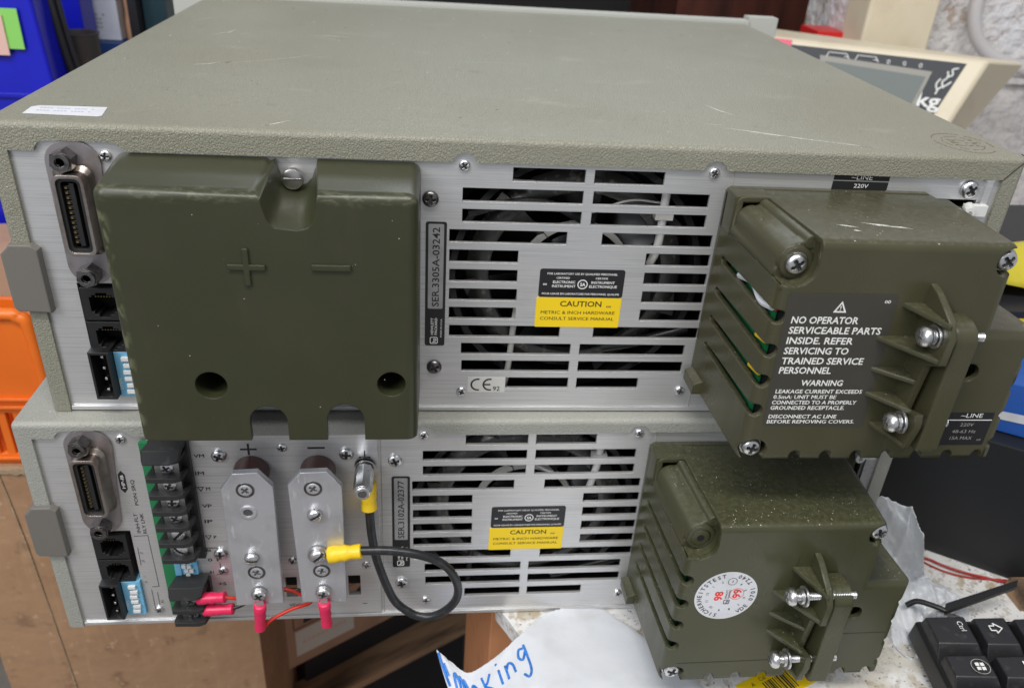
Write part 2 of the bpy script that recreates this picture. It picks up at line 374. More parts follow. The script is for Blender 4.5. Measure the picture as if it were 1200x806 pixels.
# ================================================================ power supply
W_, D_ = 425.5, 361.0
SLOTS = [(203.3, 233.6, 1), (237.4, 267.3, 1), (182.8, 233.6, 2), (237.8, 288.2, 2), (182.9, 233.7, 3), (237.9, 288.5, 3), (177.7, 228.4, 4), (243.7, 293, 4),
         (177.9, 207.8, 5), (264.4, 293.6, 5), (178.1, 208, 6), (264.9, 293.8, 6), (178.2, 208.3, 7), (265.2, 294, 7), (178.3, 208.3, 8), (265.5, 294.2, 8),
         (178.6, 229.3, 9), (244.9, 294.6, 9), (184.3, 235.2, 10), (239.4, 289.7, 10), (184.7, 235.4, 11), (239.6, 290.1, 11), (205.8, 235.8, 12), (239.8, 269.8, 12)]
def slot_rect(a, b, k):
    z = 116.9 - 9.21 * (k - 1); return (a, b, z - 2.95, z + 2.95)
def notch_outline(H):
    """inverted U of the wrapped cover seen from the rear, with its screw notches"""
    P = [(0, 0), (0, H), (W_, H), (W_, 0), (W_ - 8.5, 0), (W_ - 8.5, 121.7)]
    def arc(cx, r=5.2, zc=120.6):
        return [(cx + r * math.cos(R(a)), zc + r * math.sin(R(a))) for a in (12, 35, 60, 90, 120, 145, 168)]
    P += arc(288.1) + arc(183.2)
    P += [(52, 121.4), (50.6, 122.6), (48.5, 124.3), (45, 124.9), (22.5, 124.9), (19.8, 124.2), (18.2, 122.2), (17.6, 120.6), (8, 120.6), (8, 0)]
    return P
def build_cover(root, H, leather):
    P = notch_outline(H)
    mb = MB(); mb.prism(P, -1.6, D_, leather)
    def pred(e):
        a, b = e.verts[0].co / S, e.verts[1].co / S
        if a.y < -1.5 and b.y < -1.5:
            return (abs(a.z - H) < .1 and abs(b.z - H) < .1) or (abs(a.x - b.x) < .1 and (abs(a.x) < .1 or abs(a.x - W_) < .1))
        return abs(a.y - b.y) > 50 and abs(a.z - H) < .1 and (abs(a.x) < .1 or abs(a.x - W_) < .1)
    o = mb.build('cover', root, bevel=(pred, 2.6, 4), smooth=50)
    # mitred wrap seam at the two upper corners
    sm = MB()
    for (x0, x1) in ((W_ - .6, W_ - 8.6),):
        sm.tube([(x0, -1.75, H - .9), ((x0 + x1) / 2, -1.75, (H + 121.7) / 2), (x1, -1.7, 121.8)], .22, 'soot', 5, 2)
        sm.tube([(x0, -1.5, H - .4), (x0 + .4, 4, H + .05)], .2, 'soot', 5, 2)
    sm.build('wrap_seam', root)
    return o
def build_psu(root, top, H, leather, line_mat):
    cover = build_cover(root, H, leather)
    # ---- rear panel with real openings
    holes = [slot_rect(*s) for s in SLOTS] + [(22.0, 40.8, 7.8, 64.0), (373, 409, 20, 112), (112.3, 118.2, 17, 31), (144.4, 150.8, 17, 31)]
    pn = MB(); pn.holed(7.6, 417.4, .6, 128.5, holes, 0, 1.6, 'alu'); panel = pn.build('rear_panel', root, smooth=20)
    e = MB(); e.box(296.6, 297.1, -.25, 0, 1, 121, 'ink_g'); e.box(162.6, 163.0, -.15, 0, 1, 121, 'ink_g'); e.build('panel_seam', panel)
    fl = MB(); fl.box(409.6, 412.8, -2.2, 0, 1.5, 121.5, 'alu'); fl.box(8.2, 409, -1.0, 0, .5, 2.4, 'alu'); fl.build('panel_flange', panel)
    for x, z in ((183.2, 120.1), (288.1, 120.3), (185.1, 10.8), (291, 11.7)): scr(panel, 'small', x, z)
    for x, z in ((169.6, 105.5), (172.2, 24.3)): scr(panel, 'pan' if not top else 'pan_dark', x, z)
    scr(panel, 'small', 43.4 if top else 45.6, 119.2)
    if not top: scr(panel, 'small', 46.8, 9.7)
    # ---- dark duct, fan and cabling behind the slots
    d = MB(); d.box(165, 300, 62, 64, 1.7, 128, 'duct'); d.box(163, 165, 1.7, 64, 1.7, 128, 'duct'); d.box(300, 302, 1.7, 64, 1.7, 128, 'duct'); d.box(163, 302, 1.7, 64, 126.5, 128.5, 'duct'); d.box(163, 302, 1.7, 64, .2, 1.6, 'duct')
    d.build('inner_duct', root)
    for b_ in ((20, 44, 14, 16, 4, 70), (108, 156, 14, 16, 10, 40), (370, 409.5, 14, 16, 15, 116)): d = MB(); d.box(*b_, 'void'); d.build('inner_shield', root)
    f = MB(); f.ring(circ(236, 66, 58, 48), circ(236, 66, 55, 48), 10, 30, 'fan')
    f.ring(rrect(236, 66, 121, 121, 9, 12), circ(236, 66, 56.5, 52, 45), 30, 32, 'duct') if False else None
    fan = f.build('fan', root, smooth=60)
    hub = MB(); hub.lathe([(20, 0), (20, 15), (17, 17)], (236, 30, 66), (0, -1, 0), 'fan', 32); hub.build('fan_hub', fan)
    vr = MB(); vr.lathe([(50, 0), (47, 3), (43, 5), (40, 4), (39.4, 1), (40.2, 3.4), (43, 4.4), (46.6, 2.4), (49.4, 0)], (236, 16, 66), (0, -1, 0), 'fan_ring', 56); vr.f = vr.f[:-2]; vr.m = vr.m[:-2]; vr.build('intake_ring', fan, smooth=60)
    hr = MB(); hr.ring(circ(236, 66, 26, 40), circ(236, 66, 23.4, 40), 12.4, 15, 'lab_grey'); hr.build('hub_ring', fan, smooth=60)
    bl = MB()
    def blade(mb):
        n = 6
        for side, off in ((0, 0),):
            v = []
            for i in range(n + 1):
                t = i / n; rr = 20 + 33 * t; sw = R(10 * t)
                for (a, yy) in ((-16, 12), (16, 27)):
                    ang = R(a * (1 + .25 * t)) + sw; v.append((rr * math.cos(ang), yy + 0, rr * math.sin(ang)))
            v2 = [(p[0], p[1] + 1.2, p[2]) for p in v]; k = len(v)
            ff = [(2 * i, 2 * i + 1, 2 * i + 3, 2 * i + 2) for i in range(n)] + [(k + 2 * i, k + 2 * i + 2, k + 2 * i + 3, k + 2 * i + 1) for i in range(n)]
            for i in range(n): ff += [(2 * i, 2 * i + 2, k + 2 * i + 2, k + 2 * i), (2 * i + 1, k + 2 * i + 1, k + 2 * i + 3, 2 * i + 3)]
            ff += [(0, k, k + 1, 1), (2 * n, 2 * n + 1, k + 2 * n + 1, k + 2 * n)]
            mb.add(v + v2, ff, 'fan')
    blade(bl); bme = bl.mesh('fan_blade', smooth=50)
    for i in range(7): inst('fan_blade', bme, fan, (236, 0, 66), (0, R(51.43 * i + (12 if top else 33)), 0))
    def cab(g, r, *pts, clip=None):
        c = MB(); c.tube(list(pts), r, g, 10 if r > 1 else 6); c.build('inner_cable', root, smooth=60)
    def clp(*b): c = MB(); c.box(*b, 'lab_grey'); c.build('cable_clip', root)
    if top:
        cab('white', 1.9, (272, 9, 122), (271.5, 8, 108), (271.3, 8, 84), (269, 9, 74)); clp(267.5, 275.5, 5.5, 10, 96.5, 101.5)
        cab('lab_grey', 1.5, (206, 9, 8), (207.4, 8, 19), (209, 9, 44), (211, 12, 56)); cab('black_rub', 1.8, (186, 9, 96), (207, 8.5, 102), (222, 9, 101), (236, 10, 94))
        cab('lab_grey', .5, (240, 9, 98), (256, 9, 104), (270, 10, 103)); cab('lab_grey', .4, (178, 9, 104), (190, 8, 112), (214, 10, 111)); cab('fan', 2.6, (252, 9, 30), (268, 8, 34), (292, 9, 41))
    else:
        cab('white', 1.9, (274, 9, 122), (272.5, 8, 112), (271.6, 8, 96), (269, 9, 78)); clp(268, 275.5, 5.5, 10, 99, 102.5)
        cab('fan', 2.4, (254, 9, 18), (270, 8, 24), (291, 9, 29)); cab('duct', 1.6, (208, 10, 4), (208, 8, 20), (210, 9, 46)); cab('white', .5, (240, 9, 94), (247, 8, 91), (256, 10, 87))
    # ---- caution label
    x0, x1 = 217.7, 256.3; xc = (x0 + x1) / 2
    l = MB(); l.prism(rrect(xc, 68, 38.2, 13.8, 1.2), -.22, 0, 'lab_black'); l.prism(rrect(xc - .3, 53.4, 38.8, 14.8, .5), -.26, 0, 'lab_yel')
    y = -.3
    l.text('FOR LABORATORY USE BY QUALIFIED PERSONNEL', (xc, y, 72.2), 'ink_w', .95, 31.5, align='c', bold=.01)
    l.text('CERTIFIED', (xc - 8.6, y, 70.2), 'ink_w', .9, 6, align='c', bold=.01); l.text('CERTIFIE', (xc + 8.8, y, 70.2), 'ink_w', .9, 5.6, align='c', bold=.01)
    l.text('ELECTRONIC', (xc - 8, y, 68), 'ink_w', 1.25, 10, align='c', bold=.015); l.text('INSTRUMENT', (xc + 9.6, y, 68), 'ink_w', 1.25, 10.6, align='c', bold=.015)
    l.text('INSTRUMENT', (xc - 8, y, 66), 'ink_w', 1.25, 10.5, align='c', bold=.015); l.text('ELECTROMIQUE'.replace('M', 'N'), (xc + 9.8, y, 66), 'ink_w', 1.25, 12.6, align='c', bold=.015)
    l.text('POUR USAGE EN LABORATOIRE PAR PERSONNEL QUALIFIE', (xc, y, 62.4), 'ink_w', .95, 35, align='c', bold=.01)
    l.text('00', (xc - 16.5, y, 67), 'ink_w', .9, 1.7, align='c', bold=.015)
    l.ring(circ(xc + .4, 67.6, 2.3, 24), circ(xc + .4, 67.6, 1.9, 24), -.32, -.2, 'ink_w'); l.text('SA', (xc + .5, -.33, 66.8), 'ink_w', 1.6, 2.4, align='c', bold=.03)
    l.text('CAUTION', (xc + .6, y, 56.6), 'ink_o', 2.7, 19, align='c', bold=.02); l.text('00', (xc + 13.5, y, 56.2), 'ink_o', 1.0, 2.3, align='c', bold=.015)
    l.text('METRIC & INCH HARDWARE', (xc - .3, y, 52.7), 'ink_o', 1.6, 34, align='c', bold=.012); l.text('CONSULT SERVICE MANUAL', (xc - .4, y, 49.6), 'ink_o', 1.6, 34, align='c', bold=.012)
    l.build('caution_label', root, label='black and yellow caution label on the perforated panel', smooth=0, fix=False)
    # ---- serial plate
    cx = 172.2; s = MB(); s.prism(rrect(cx, 65.5, 8.9, 59.8, 1.0), -.3, 0, 'lab_black'); s.prism(rrect(cx, 74.5, 6.6, 40, .6), -.42, -.2, 'lab_sil')
    up = (-1, 0, 0); rt = (0, 0, 1)
    s.text('SER.' + ('3305A-03242' if top else '3102A-02377'), (cx + 1.5, -.46, 55.6), 'ink', 3.0, 37.4, right=rt, up=up, bold=.012)
    s.ring(rrect(cx - .4, 38.3, 3.6, 3.6, .8), rrect(cx - .4, 38.3, 2.9, 2.9, .6), -.36, -.3, 'ink_w'); s.text('hp', (cx + .5, -.36, 37.2), 'ink_w', 1.7, 2.3, right=rt, up=up, bold=.02)
    s.text('HEWLETT', (cx - .7, -.35, 41.2), 'ink_w', 1.1, 8.6, right=rt, up=up, bold=.02); s.text('PACKARD', (cx + 1.0, -.35, 41.2), 'ink_w', 1.1, 8.6, right=rt, up=up, bold=.02); s.text('MADE IN U.S.A.', (cx + 3.2, -.35, 40), 'ink_w', .8, 9.5, right=rt, up=up, bold=.01)
    s.build('serial_plate', root, smooth=0, fix=False)
    if top:
        s = MB(); s.box(188, 205.7, -.2, 0, 10.3, 18.5, 'lab_grey')
        def arcring(cx_, cz_, ro, ri, a0, a1, n=14):
            Pts = [(cx_ + ro * math.cos(R(a0 + (a1 - a0) * i / n)), -.24, cz_ + ro * math.sin(R(a0 + (a1 - a0) * i / n))) for i in range(n + 1)]
            Q = [(cx_ + ri * math.cos(R(a0 + (a1 - a0) * i / n)), -.24, cz_ + ri * math.sin(R(a0 + (a1 - a0) * i / n))) for i in range(n + 1)]
            s.add(Pts + Q, [(i, i + 1, n + 2 + i, n + 1 + i) for i in range(n)], 'ink')
        arcring(192.7, 14.6, 3.4, 2.55, 75, 285); arcring(198.4, 14.6, 3.4, 2.55, 75, 285); s.box(195.4, 198.8, -.25, -.2, 14.2, 15.0, 'ink'); s.text('92', (200, -.25, 11.2), 'ink', 2.4, bold=.01)
        s.build('approval_sticker', root, smooth=0, fix=False)
    # ---- line rating label at the top right
    s = MB(); s.box(341, 366, -.2, 0, 119.1, 122, 'lab_black'); s.box(341, 366, -.2, 0, 110, 118.6, 'lab_black')
    s.text('~LINE', (353.5, -.25, 119.5), 'ink_w', 2.0, 9.5, align='c'); s.text('220V', (354, -.25, 115.9), 'ink_w', 1.7, 6.5, align='c')
    s.build('line_rating_label', root, smooth=0, fix=False)
    scr(panel, 'big', 404.3, 116.6, sc_ := 0) if False else inst('screw', SCREW['pan'], panel, (403.6, -.3, 116.8), (R(90), .9, 0), 1.15)
    cl = MB(); cl.loft(circ(402.5, 108.4, 2.6, 10), -7.5, circ(405.5, 108.4, 3.0, 10), -1, 'nylon'); cl.box(402.5, 412.5, -4.5, -1.4, 105.8, 110.8, 'nylon'); cl.cyl((402.4, -7.7, 108.4), (402.5, -7.4, 108.4), 1.1, 1.1, 'ink_g', 10)
    cl.build('nylon_clip', root)
    # ---- strap end cap on the left
    hd = MB(); A = [(-2.2, 52), (11.2, 51.4), (11.2, 80), (8.6, 82.2), (.2, 82.2), (-1.2, 80.3), (-3.6, 78), (-3.6, 54)]
    hd.prism(A, -4.0, 26, 'grey_end')
    hd.build('strap_end_cap', root, bevel=(lambda e: e.verts[0].co.y < -.0039 and e.verts[1].co.y < -.0039, .8, 2))
    hs = MB(); hs.box(-4.2, -.2, 26, 330, 56, 78, 'grey_end'); hs.build('carry_strap', root)
    # ---- front bezel
    bz = MB(); bz.box(-1.5, W_ + 1.5, D_ + 1, D_ + 16, -1, H + 2.4, 'bezel'); bz.box(W_ + 1.5, W_ + 26, D_ + 3, D_ + 16, 4, H + 5.2, 'bezel'); bz.box(-26, -1.5, D_ + 3, D_ + 16, 4, H + 5.2, 'bezel')
    bz.build('front_bezel', root)
    # ---- interface connectors
    gp = MB(); A = rrect(29.6, 94.5, 17.8, 60.5, 8.8, 8)
    A = [(x + (3.0 if z > 112 and x > 31 else 0) + .028 * (94 - z) * (0), z) for x, z in A]
    gp.prism(A, -1.2, 0, 'plate_grey')
    base = gp.build('bus_connector', root)
    sh = MB(); n = 5
    o0 = rrect(30.6, 97, 15, 37.5, 4, n); o1 = rrect(30.8, 97, 11.8, 33.5, 3.2, n); i1 = rrect(30.8, 97, 9.2, 30.8, 2.4, n)
    sh.loft(o0, -1, o0, -2.4, 'bronze', (0, 0)); sh.loft(o0, -2.4, o1, -4.2, 'bronze', (0, 0)); sh.ring(o1, i1, -9.2, -2, 'bronze'); sh.build('shell', base, smooth=60)
    co = MB(); co.ring(i1, rrect(30.8, 97, 6.4, 28, 1.6, n), -8.2, -2, 'black'); co.box(27, 34.5, -2.5, -1.5, 82, 112, 'void'); co.box(30.4, 32.2, -7.4, -2, 84, 110, 'black'); co.build('contact_insert', base)
    pins = MB(); [pins.box(28.6, 29.5, -7.2, -6.6, 85.2 + 2.05 * i, 85.9 + 2.05 * i, 'gold') for i in range(12)]; [pins.box(28.0, 30.4, -6.6, -2, 84.8 + 2.05 * i, 86.3 + 2.05 * i, 'black') for i in range(12)]
    pins.build('contact_pin', base, kind='stuff')
    for z in (118.2, 69.6):
        h = MB(); cx = 29.0 if z > 100 else 29.6
        h.ring(circ(cx, z, 4.6, 6, 20), circ(cx, z, 1.9, 6, 20), -7, -1, 'dark_steel'); h.ring(circ(cx, z, 3.6, 18), circ(cx, z, 1.9, 18), -8.2, -7, 'dark_steel'); h.cyl((cx, -1.4, z), (cx, -1.6, z), 2, 2, 'void', 12)
        h.build('jack_screw', base)
    for z in (54.7, 38.6):
        j = MB(); hl = [(26.2, 36.8, z - 3.6, z + 3.4), (27.4, 35.6, z - 4.8, z + 4.4), (29.2, 33.6, z - 6.2, z + 5.4)]
        j.holed(23.0, 38.6, z - 7.6, z + 7.6, hl, -1.4, 9, 'black'); j.box(23, 38.6, 9, 10, z - 7.6, z + 7.6, 'void')
        for k in range(6): j.box(28 + k * 1.15, 28.5 + k * 1.15, .5, 4, z + 2.6, z + 3.0, 'gold')
        j.build('modular_jack', root)
    hb = MB(); hb.holed(22.6, 31.4, 9.6, 33.6, [(23.6, 30.2, 10.8, 32.4)], -6.2, 6, 'black'); hb.box(23, 31, 4.5, 6.2, 10, 33, 'void')
    hd_ = hb.build('pin_header', root); pm = MB(); pm.box(-.55, .55, 0, 9, -.55, .55, 'steel'); pme = pm.mesh('pin', smooth=0)
    for i in range(4): inst('pin', pme, hd_, (27.2, -3.5, 13 + 5.6 * i))
    dp = MB(); dp.box(31.6, 40.6, -1.8, 5, 8.4, 31.4, 'dip'); dp.text('OPEN', (33.0, -1.85, 12), 'ink_w', 1.2, 6, right=(0, 0, 1), up=(-1, 0, 0))
    dpo = dp.build('dip_switch', root); sm_ = MB(); sm_.box(-1.8, 1.8, -1.2, .2, -.9, .9, 'white'); sme = sm_.mesh('slider', smooth=0)
    for i in range(6): inst('slider', sme, dpo, (36.6 + (.5 if i in (1, 4) else 0), -1.9, 11.4 + 3.4 * i))
    bn = MB()                                   # tiny dust flakes lying on top
    for i in range(150):
        x, yv = random.uniform(8, W_ - 8), random.uniform(4, D_ - 6); r = random.uniform(.12, .42) * (1 + yv / 200); a = random.uniform(0, 6)
        bn.flat([(x + r * math.cos(a + t) * (1 if t else 1.6), yv + r * math.sin(a + t), H + .06) for t in (0, 1.6, 3.1, 4.6)], 'lint' if random.random() < .8 else 'soot')
    bn.build('dust_flakes', root, kind='stuff', fix=False, smooth=0)

def build_line_cover(root, top, matname):
    """deep plastic shroud over the mains terminals"""
    g = matname
    B_ = [(294.4, 20), (404.5, 20), (404.5, 62), (404.5, 80), (392.5, 80), (392.5, 114.6), (294.4, 114.6)]
    F_ = [(297.6, 19.6), (409.2, 19.6), (407.8, 62), (408.2, 80), (387.8, 80), (386.6, 116.8), (297.6, 116.8)]
    Mid = [tuple(a + (b - a) * 12 / 62 for a, b in zip(p, q)) for p, q in zip(B_, F_)]
    mb = MB(); mb.loft(F_, -64, B_, -2.2, g)
    def pred(e):
        a, b = e.verts[0].co / S, e.verts[1].co / S
        front = a.y < -63 and b.y < -63
        long_ = abs(a.y - b.y) > 40
        return (front and max(a.z, b.z) > 25) or (long_ and (a.z > 100))
    o = mb.build('line_cover', root, bevel=(pred, 3.4, 4), smooth=40)
    cut = []
    c = MB(); k = lambda P, d: [(x + (d if x < 340 else -d), z + (d if z < 60 else -d)) for x, z in P]
    c.loft(k([F_[0], F_[1], F_[2], F_[3], F_[4], F_[5], F_[6]], 2.4), -61.4, k(B_, 2.4), 3, 'void'); cut.append(c)
    # recess around the upper left screw post: corner cut, then the post is added back
    c = MB(); pts = [(285, 130), (285, 98.6), (299, 98.6), (303.5, 98.0), (307.4, 99.4), (310.2, 102.4), (311.0, 106.5), (310.6, 112), (310.4, 130)]
    c.loft(pts, -75, [(x - 2.6, z) for x, z in pts], -14, 'void'); cut.append(c)
    c = MB(); c.cyl((384.6, -80, 109.5), (384.6, -58.5, 109.5), 6.4, 5.6, 'void', 24); cut.append(c)
    c = MB(); c.cyl((303.2, -80, 23.5), (303.2, -59.5, 23.5), 6.2, 5.6, 'void', 24); cut.append(c)
    for i in range(9):                                     # scallops of the lower rim
        x = 321.5 + 13.45 * (i - 0) - (0 if i else 0); c = MB(); c.add([(q[0], yv, q[1]) for yv in (-90, -40) for q in ([(x - 2.5, 12)] + [(x + 2.5 * math.cos(R(a)), 21.2 + 2.5 * math.sin(R(a))) for a in range(180, -1, -20)] + [(x + 2.5, 12)])], [tuple(range(12))[::-1], tuple(range(12, 24))] + [(i, (i + 1) % 12, 12 + (i + 1) % 12, 12 + i) for i in range(12)], 'void')
        if x < 407: cut.append(c)
    for z in (67.5, 54.6, 41, 27): c = MB(); c.cyl((407.6, -90, z), (407.6, -45, z), 2.6, 2.6, 'void', 16); cut.append(c)
    for z0, xr in ((85.7, 0), (71.1, 0), (57.3, 0), (43.6, 0)):      # vent slots: left wall, wrapping on to the face
        c = MB(); prof = [(-10.4, z0 + 1.6), (-9.2, z0), (-10.4, z0 - 1.6)]
        c.add([(280, -70, z0 - 2.7), (280, -11, z0 - 1.7), (280, -9.5, z0), (280, -11, z0 + 1.7), (280, -70, z0 + 2.7)] + [(300.4, -70, z0 - 2.7), (300.4, -11, z0 - 1.7), (300.4, -9.5, z0), (300.4, -11, z0 + 1.7), (300.4, -70, z0 + 2.7)],
              [(0, 1, 2, 3, 4), (9, 8, 7, 6, 5), (0, 5, 6, 1), (1, 6, 7, 2), (2, 7, 8, 3), (3, 8, 9, 4), (4, 9, 5, 0)], 'void'); cut.append(c)
        c = MB(); c.cyl((299.8, -80, z0), (299.8, -55, z0), 3.0, 3.0, 'void', 20); cut.append(c)
    c = MB(); c.cyl((384.6, -80, 62), (384.6, -58, 62), 4.0, 4.0, 'void', 20); cut.append(c)
    c = MB(); c.box(385, 420, -9, 5, 109, 125, 'void'); cut.append(c)
    carve(o, cut)
    fl = MB(); fl.prism([(294.4, 22), (294.4, 113.2), (296.4, 115), (384, 115), (389, 109), (403.6, 109), (403.6, 22)], -3, -.3, g)
    fl.loft([(291, 20), (296, 20), (296, 27), (291, 25)], -16, [(291, 20), (296, 20), (296, 27), (291, 25)], -2, g)
    fl.prism([(294.4, 98), (294.4, 114.9), (310, 114.9), (310, 112), (297, 112), (297, 98)], -13, -2, g)
    fl.build('mounting_flange', o)
    # screw post: slim ribbed column in the cut corner
    ps = MB(); ps.cyl((301.4, -14.5, 106.0), (304.2, -56.4, 105.4), 5.9, 6.2, g, 32); ps.cyl((296.3, -14.5, 100.6), (299.6, -56, 100.6), 2.2, 2.4, g, 16); ps.cyl((306.6, -14.5, 112.2), (309.4, -56, 112.8), 2.4, 2.6, g, 16)
    K = [(297.4, 98.4), (311, 98.4), (311.4, 113.2), (306, 112.8), (301.5, 111.0), (298.6, 107.5), (297.2, 103)]
    ps.loft(K, -55.2, [(x - 2.2, z - .4) for x, z in K], -15, g)
    L0 = [(297.9, 98.6), (299, 98.6), (303.5, 98.0), (307.4, 99.4), (310.2, 102.4), (311.0, 106.5), (310.7, 112), (310.5, 114.2)]; L1 = [(297.9, 96.8), (299, 96.8), (304, 96.2), (308.6, 97.8), (312.0, 101.6), (313.0, 106.5), (312.6, 112), (312.4, 114.2)]
    ps.prism(L0 + L1[::-1], -63.2, -50, g); ps.prism([(298.2, 97), (312, 97), (312.6, 106), (312, 113.5), (306, 113), (300, 109), (298, 104)], -55.8, -50, g)
    ps.build('screw_post', o, smooth=60)
    rm = MB(); rm.ring(circ(304.8, 105, 6.4, 22), circ(304.8, 105, 4.3, 22), -57.2, -55.6, g); rm.build('post_rim', o, smooth=60)
    def bigscr(x, y, z, kk='big', sc_=1.0): inst('screw', SCREW[kk], o, (x, y, z), (R(90), random.uniform(0, 2), 0), sc_)
    if top: bigscr(304.4, -56.6, 105)
    else:
        h = MB(); h.cyl((304.4, -56.4, 105), (304.4, -57.4, 105), 4.4, 4.2, g, 22); h.cyl((304.4, -57.3, 105), (304.4, -57.5, 105), 1.7, 1.7, 'void', 14); h.build('empty_screw_hole', o, smooth=60)
    bigscr(384.8, -58.8, 109.2); bigscr(303.2, -59.6, 23.5)
    pb = MB(); pb.box(301.2, 302.6, -56, -6, 28, 94, 'pcb'); pb.box(300.6, 380, -8, -6.5, 26, 96, 'pcb' if top else 'void'); pb.box(303.2, 305, -60, -4, 22, 98, 'void')
    pb.build('inner_board', o)
    if top:
        wv = MB(); wv.tube([(298.6, -24, 84.6), (299.6, -36, 87), (299, -48, 85), (300.5, -56, 86)], 1.6, 'lab_white', 8); wv.tube([(300.5, -38, 83), (300.6, -50, 87), (302, -57, 85)], .7, 'red_wire', 6); wv.tube([(299.4, -50, 71), (300.6, -57, 71.5)], 1.1, 'yel_vinyl', 6); wv.tube([(299.4, -50, 57), (300.6, -58, 57.5)], 1.1, 'yel_vinyl', 6)
        wv.build('inner_wire', o)
    # ---- cable clamp: buttressed wall, clamp bar and two long screws
    cc = MB()
    cc.poly3([(355.6, y, z) for y, z in ((-63.5, 101), (-68.7, 99.6), (-80.5, 93.5), (-84, 88), (-83.5, 76.5), (-76, 72), (-73.5, 51), (-81.5, 53.5), (-82.5, 48), (-80, 36.5), (-63.5, 35))],
             [(358.4, y, z) for y, z in ((-63.5, 101), (-68.7, 99.6), (-80.5, 93.5), (-84, 88), (-83.5, 76.5), (-76, 72), (-73.5, 51), (-81.5, 53.5), (-82.5, 48), (-80, 36.5), (-63.5, 35))], g)
    wall = cc.build('clamp_wall', o)
    for z, yf, xl in ((91, -83, 347), (76.6, -83, 340.5), (62.6, -74.5, 342), (51.2, -78, 343), (36.6, -80, 349)):
        fm = MB(); fm.poly3([(xl, -63.5, z), (355.8, -63.5, z), (355.8, yf, z)], [(xl, -63.5, z + 1.8), (355.8, -63.5, z + 1.8), (355.8, yf, z + 1.8)], g); fm.build('gusset', o)
    cb = MB(); A = [(-64.5, 35), (-79.5, 35), (-80.5, 36), (-80.5, 84), (-78.5, 88.5), (-74, 90.5), (-69, 90.5), (-64.5, 89)]
    cb.poly3([(361.4, y, z) for y, z in A], [(370.4, y, z) for y, z in A], g); cb.build('clamp_bar', o, smooth=40, bevel=(lambda e: abs(e.verts[0].co.x - e.verts[1].co.x) < 1e-5, .8, 2))
    for z, ext in (((85.2, 0), (46.8, 4)) if top else ((87.6, 0), (47.4, 4))):
        s0 = ((350.0 if z > 60 else 348.6) if top else (341.6 if z > 60 else 343.0))
        sm2 = MB(); pr_ = [(1.7, 0)]
        sm2.lathe([(0.1, -1.2), (2.2, -1.1), (3.6, -.2), (4.0, .9), (3.9, 2.0), (2.0, 2.3)], (s0, -76.5, z), (1, 0, 0), 'steel', 24)
        sm2.box(s0 - 1.25, s0 - .9, -76.9, -76.1, z - 2.2, z + 2.2, 'recess'); sm2.box(s0 - 1.26, s0 - .9, -78.7, -74.3, z - .4, z + .4, 'recess')
        th = []; x = 2.3
        while x < (24.5 if top else 31) and s0 + x < 374.6: th += [(1.9, x), (1.55, x + .35)]; x += .8
        sm2.lathe([(1.9, 2.2)] + th, (s0, -76.5, z), (1, 0, 0), 'steel', 14)
        k = 4.6 if top else 6.5
        sm2.lathe([(2, k), (4.6, k), (4.6, k + .8), (2, k + .8)], (s0, -76.5, z), (1, 0, 0), 'steel', 24); sm2.lathe([(2, k - 1.8), (3.4, k - 1.8), (3.4, k - .5), (2, k - .5)], (s0, -76.5, z), (1, 0, 0), 'steel', 20)
        sm2.build('clamp_screw', o, smooth=40)
    # ---- printing
    y = -64.12
    fr = MB(); t = []
    if top:
        fr.add([(301.6, y, 94.6), (302.6, y, 95.8), (343.6, y, 96.2), (344.8, y, 95.0), (347.0, y, 36.8), (346.0, y, 35.7), (305.2, y, 36.4), (304.0, y, 37.5)], [tuple(range(8))], 'lab_warn')
        yy = y - .06
        def T(s_, x, z, wd, h): fr.text(s_, (x, yy, z), 'ink_w', h, wd, bold=.018, shear=.02)
        X = 305.4
        T('NO OPERATOR', X - .4, 83.4, 26.5, 2.9); T('SERVICEABLE PARTS', X - .4, 79.0, 36.8, 2.9); T('INSIDE. REFER', X - .2, 74.5, 26.6, 2.9); T('SERVICING TO', X - .2, 70.0, 26.0, 2.9); T('TRAINED SERVICE', X - .1, 65.5, 33.2, 2.9); T('PERSONNEL', X - .1, 61.2, 21.2, 2.9)
        T('WARNING', X + 10.2, 55.6, 17.2, 2.6); T('LEAKAGE CURRENT EXCEEDS', X + .6, 52.0, 36, 1.75); T('0.5mA: UNIT MUST BE', X + .4, 49.4, 26, 1.75); T('CONNECTED TO A PROPERLY', X + .3, 46.8, 35.4, 1.75); T('GROUNDED RECEPTACLE.', X + .3, 44.2, 31, 1.75)
        T('DISCONNECT AC LINE', X + .4, 40.0, 28.6, 1.75); T('BEFORE REMOVING COVERS.', X + .3, 37.5, 37, 1.75)
        fr.ring([(323.0, 93.0), (320.4, 88.2), (325.6, 88.2)], [(323.0, 91.9), (321.4, 88.8), (324.6, 88.8)], yy - .02, yy, 'ink_w'); fr.text('!', (323, yy, 89.1), 'ink_w', 1.9, align='c', bold=.02); T('00', 339.6, 92.4, 2.4, 1.2)
        fr.build('warning_label', o, smooth=0, fix=False)
        l2 = MB(); l2.prism(rrect(392.8, 34.6, 20.4, 16.4, .8), y, y + .1, 'lab_black'); l2.box(382.8, 402.8, y - .03, y, 38.9, 39.3, 'ink_w')
        l2.text('~LINE', (393.2, y - .05, 40.4), 'ink_w', 2.0, 9.6, align='c', shear=.02); l2.text('220V', (392.6, y - .05, 36.0), 'ink_g', 1.6, 6, align='c', shear=.02); l2.text('48-63 Hz', (392.4, y - .05, 32.6), 'ink_g', 1.6, 10.5, align='c', shear=.02); l2.text('15A MAX', (392.2, y - .05, 29.2), 'ink_g', 1.6, 9.8, align='c', shear=.02); l2.text('00', (399.6, y - .05, 28.6), 'ink_g', .9, 1.8)
        l2.build('line_rating_label', o, smooth=0, fix=False)
        sc_ = MB()
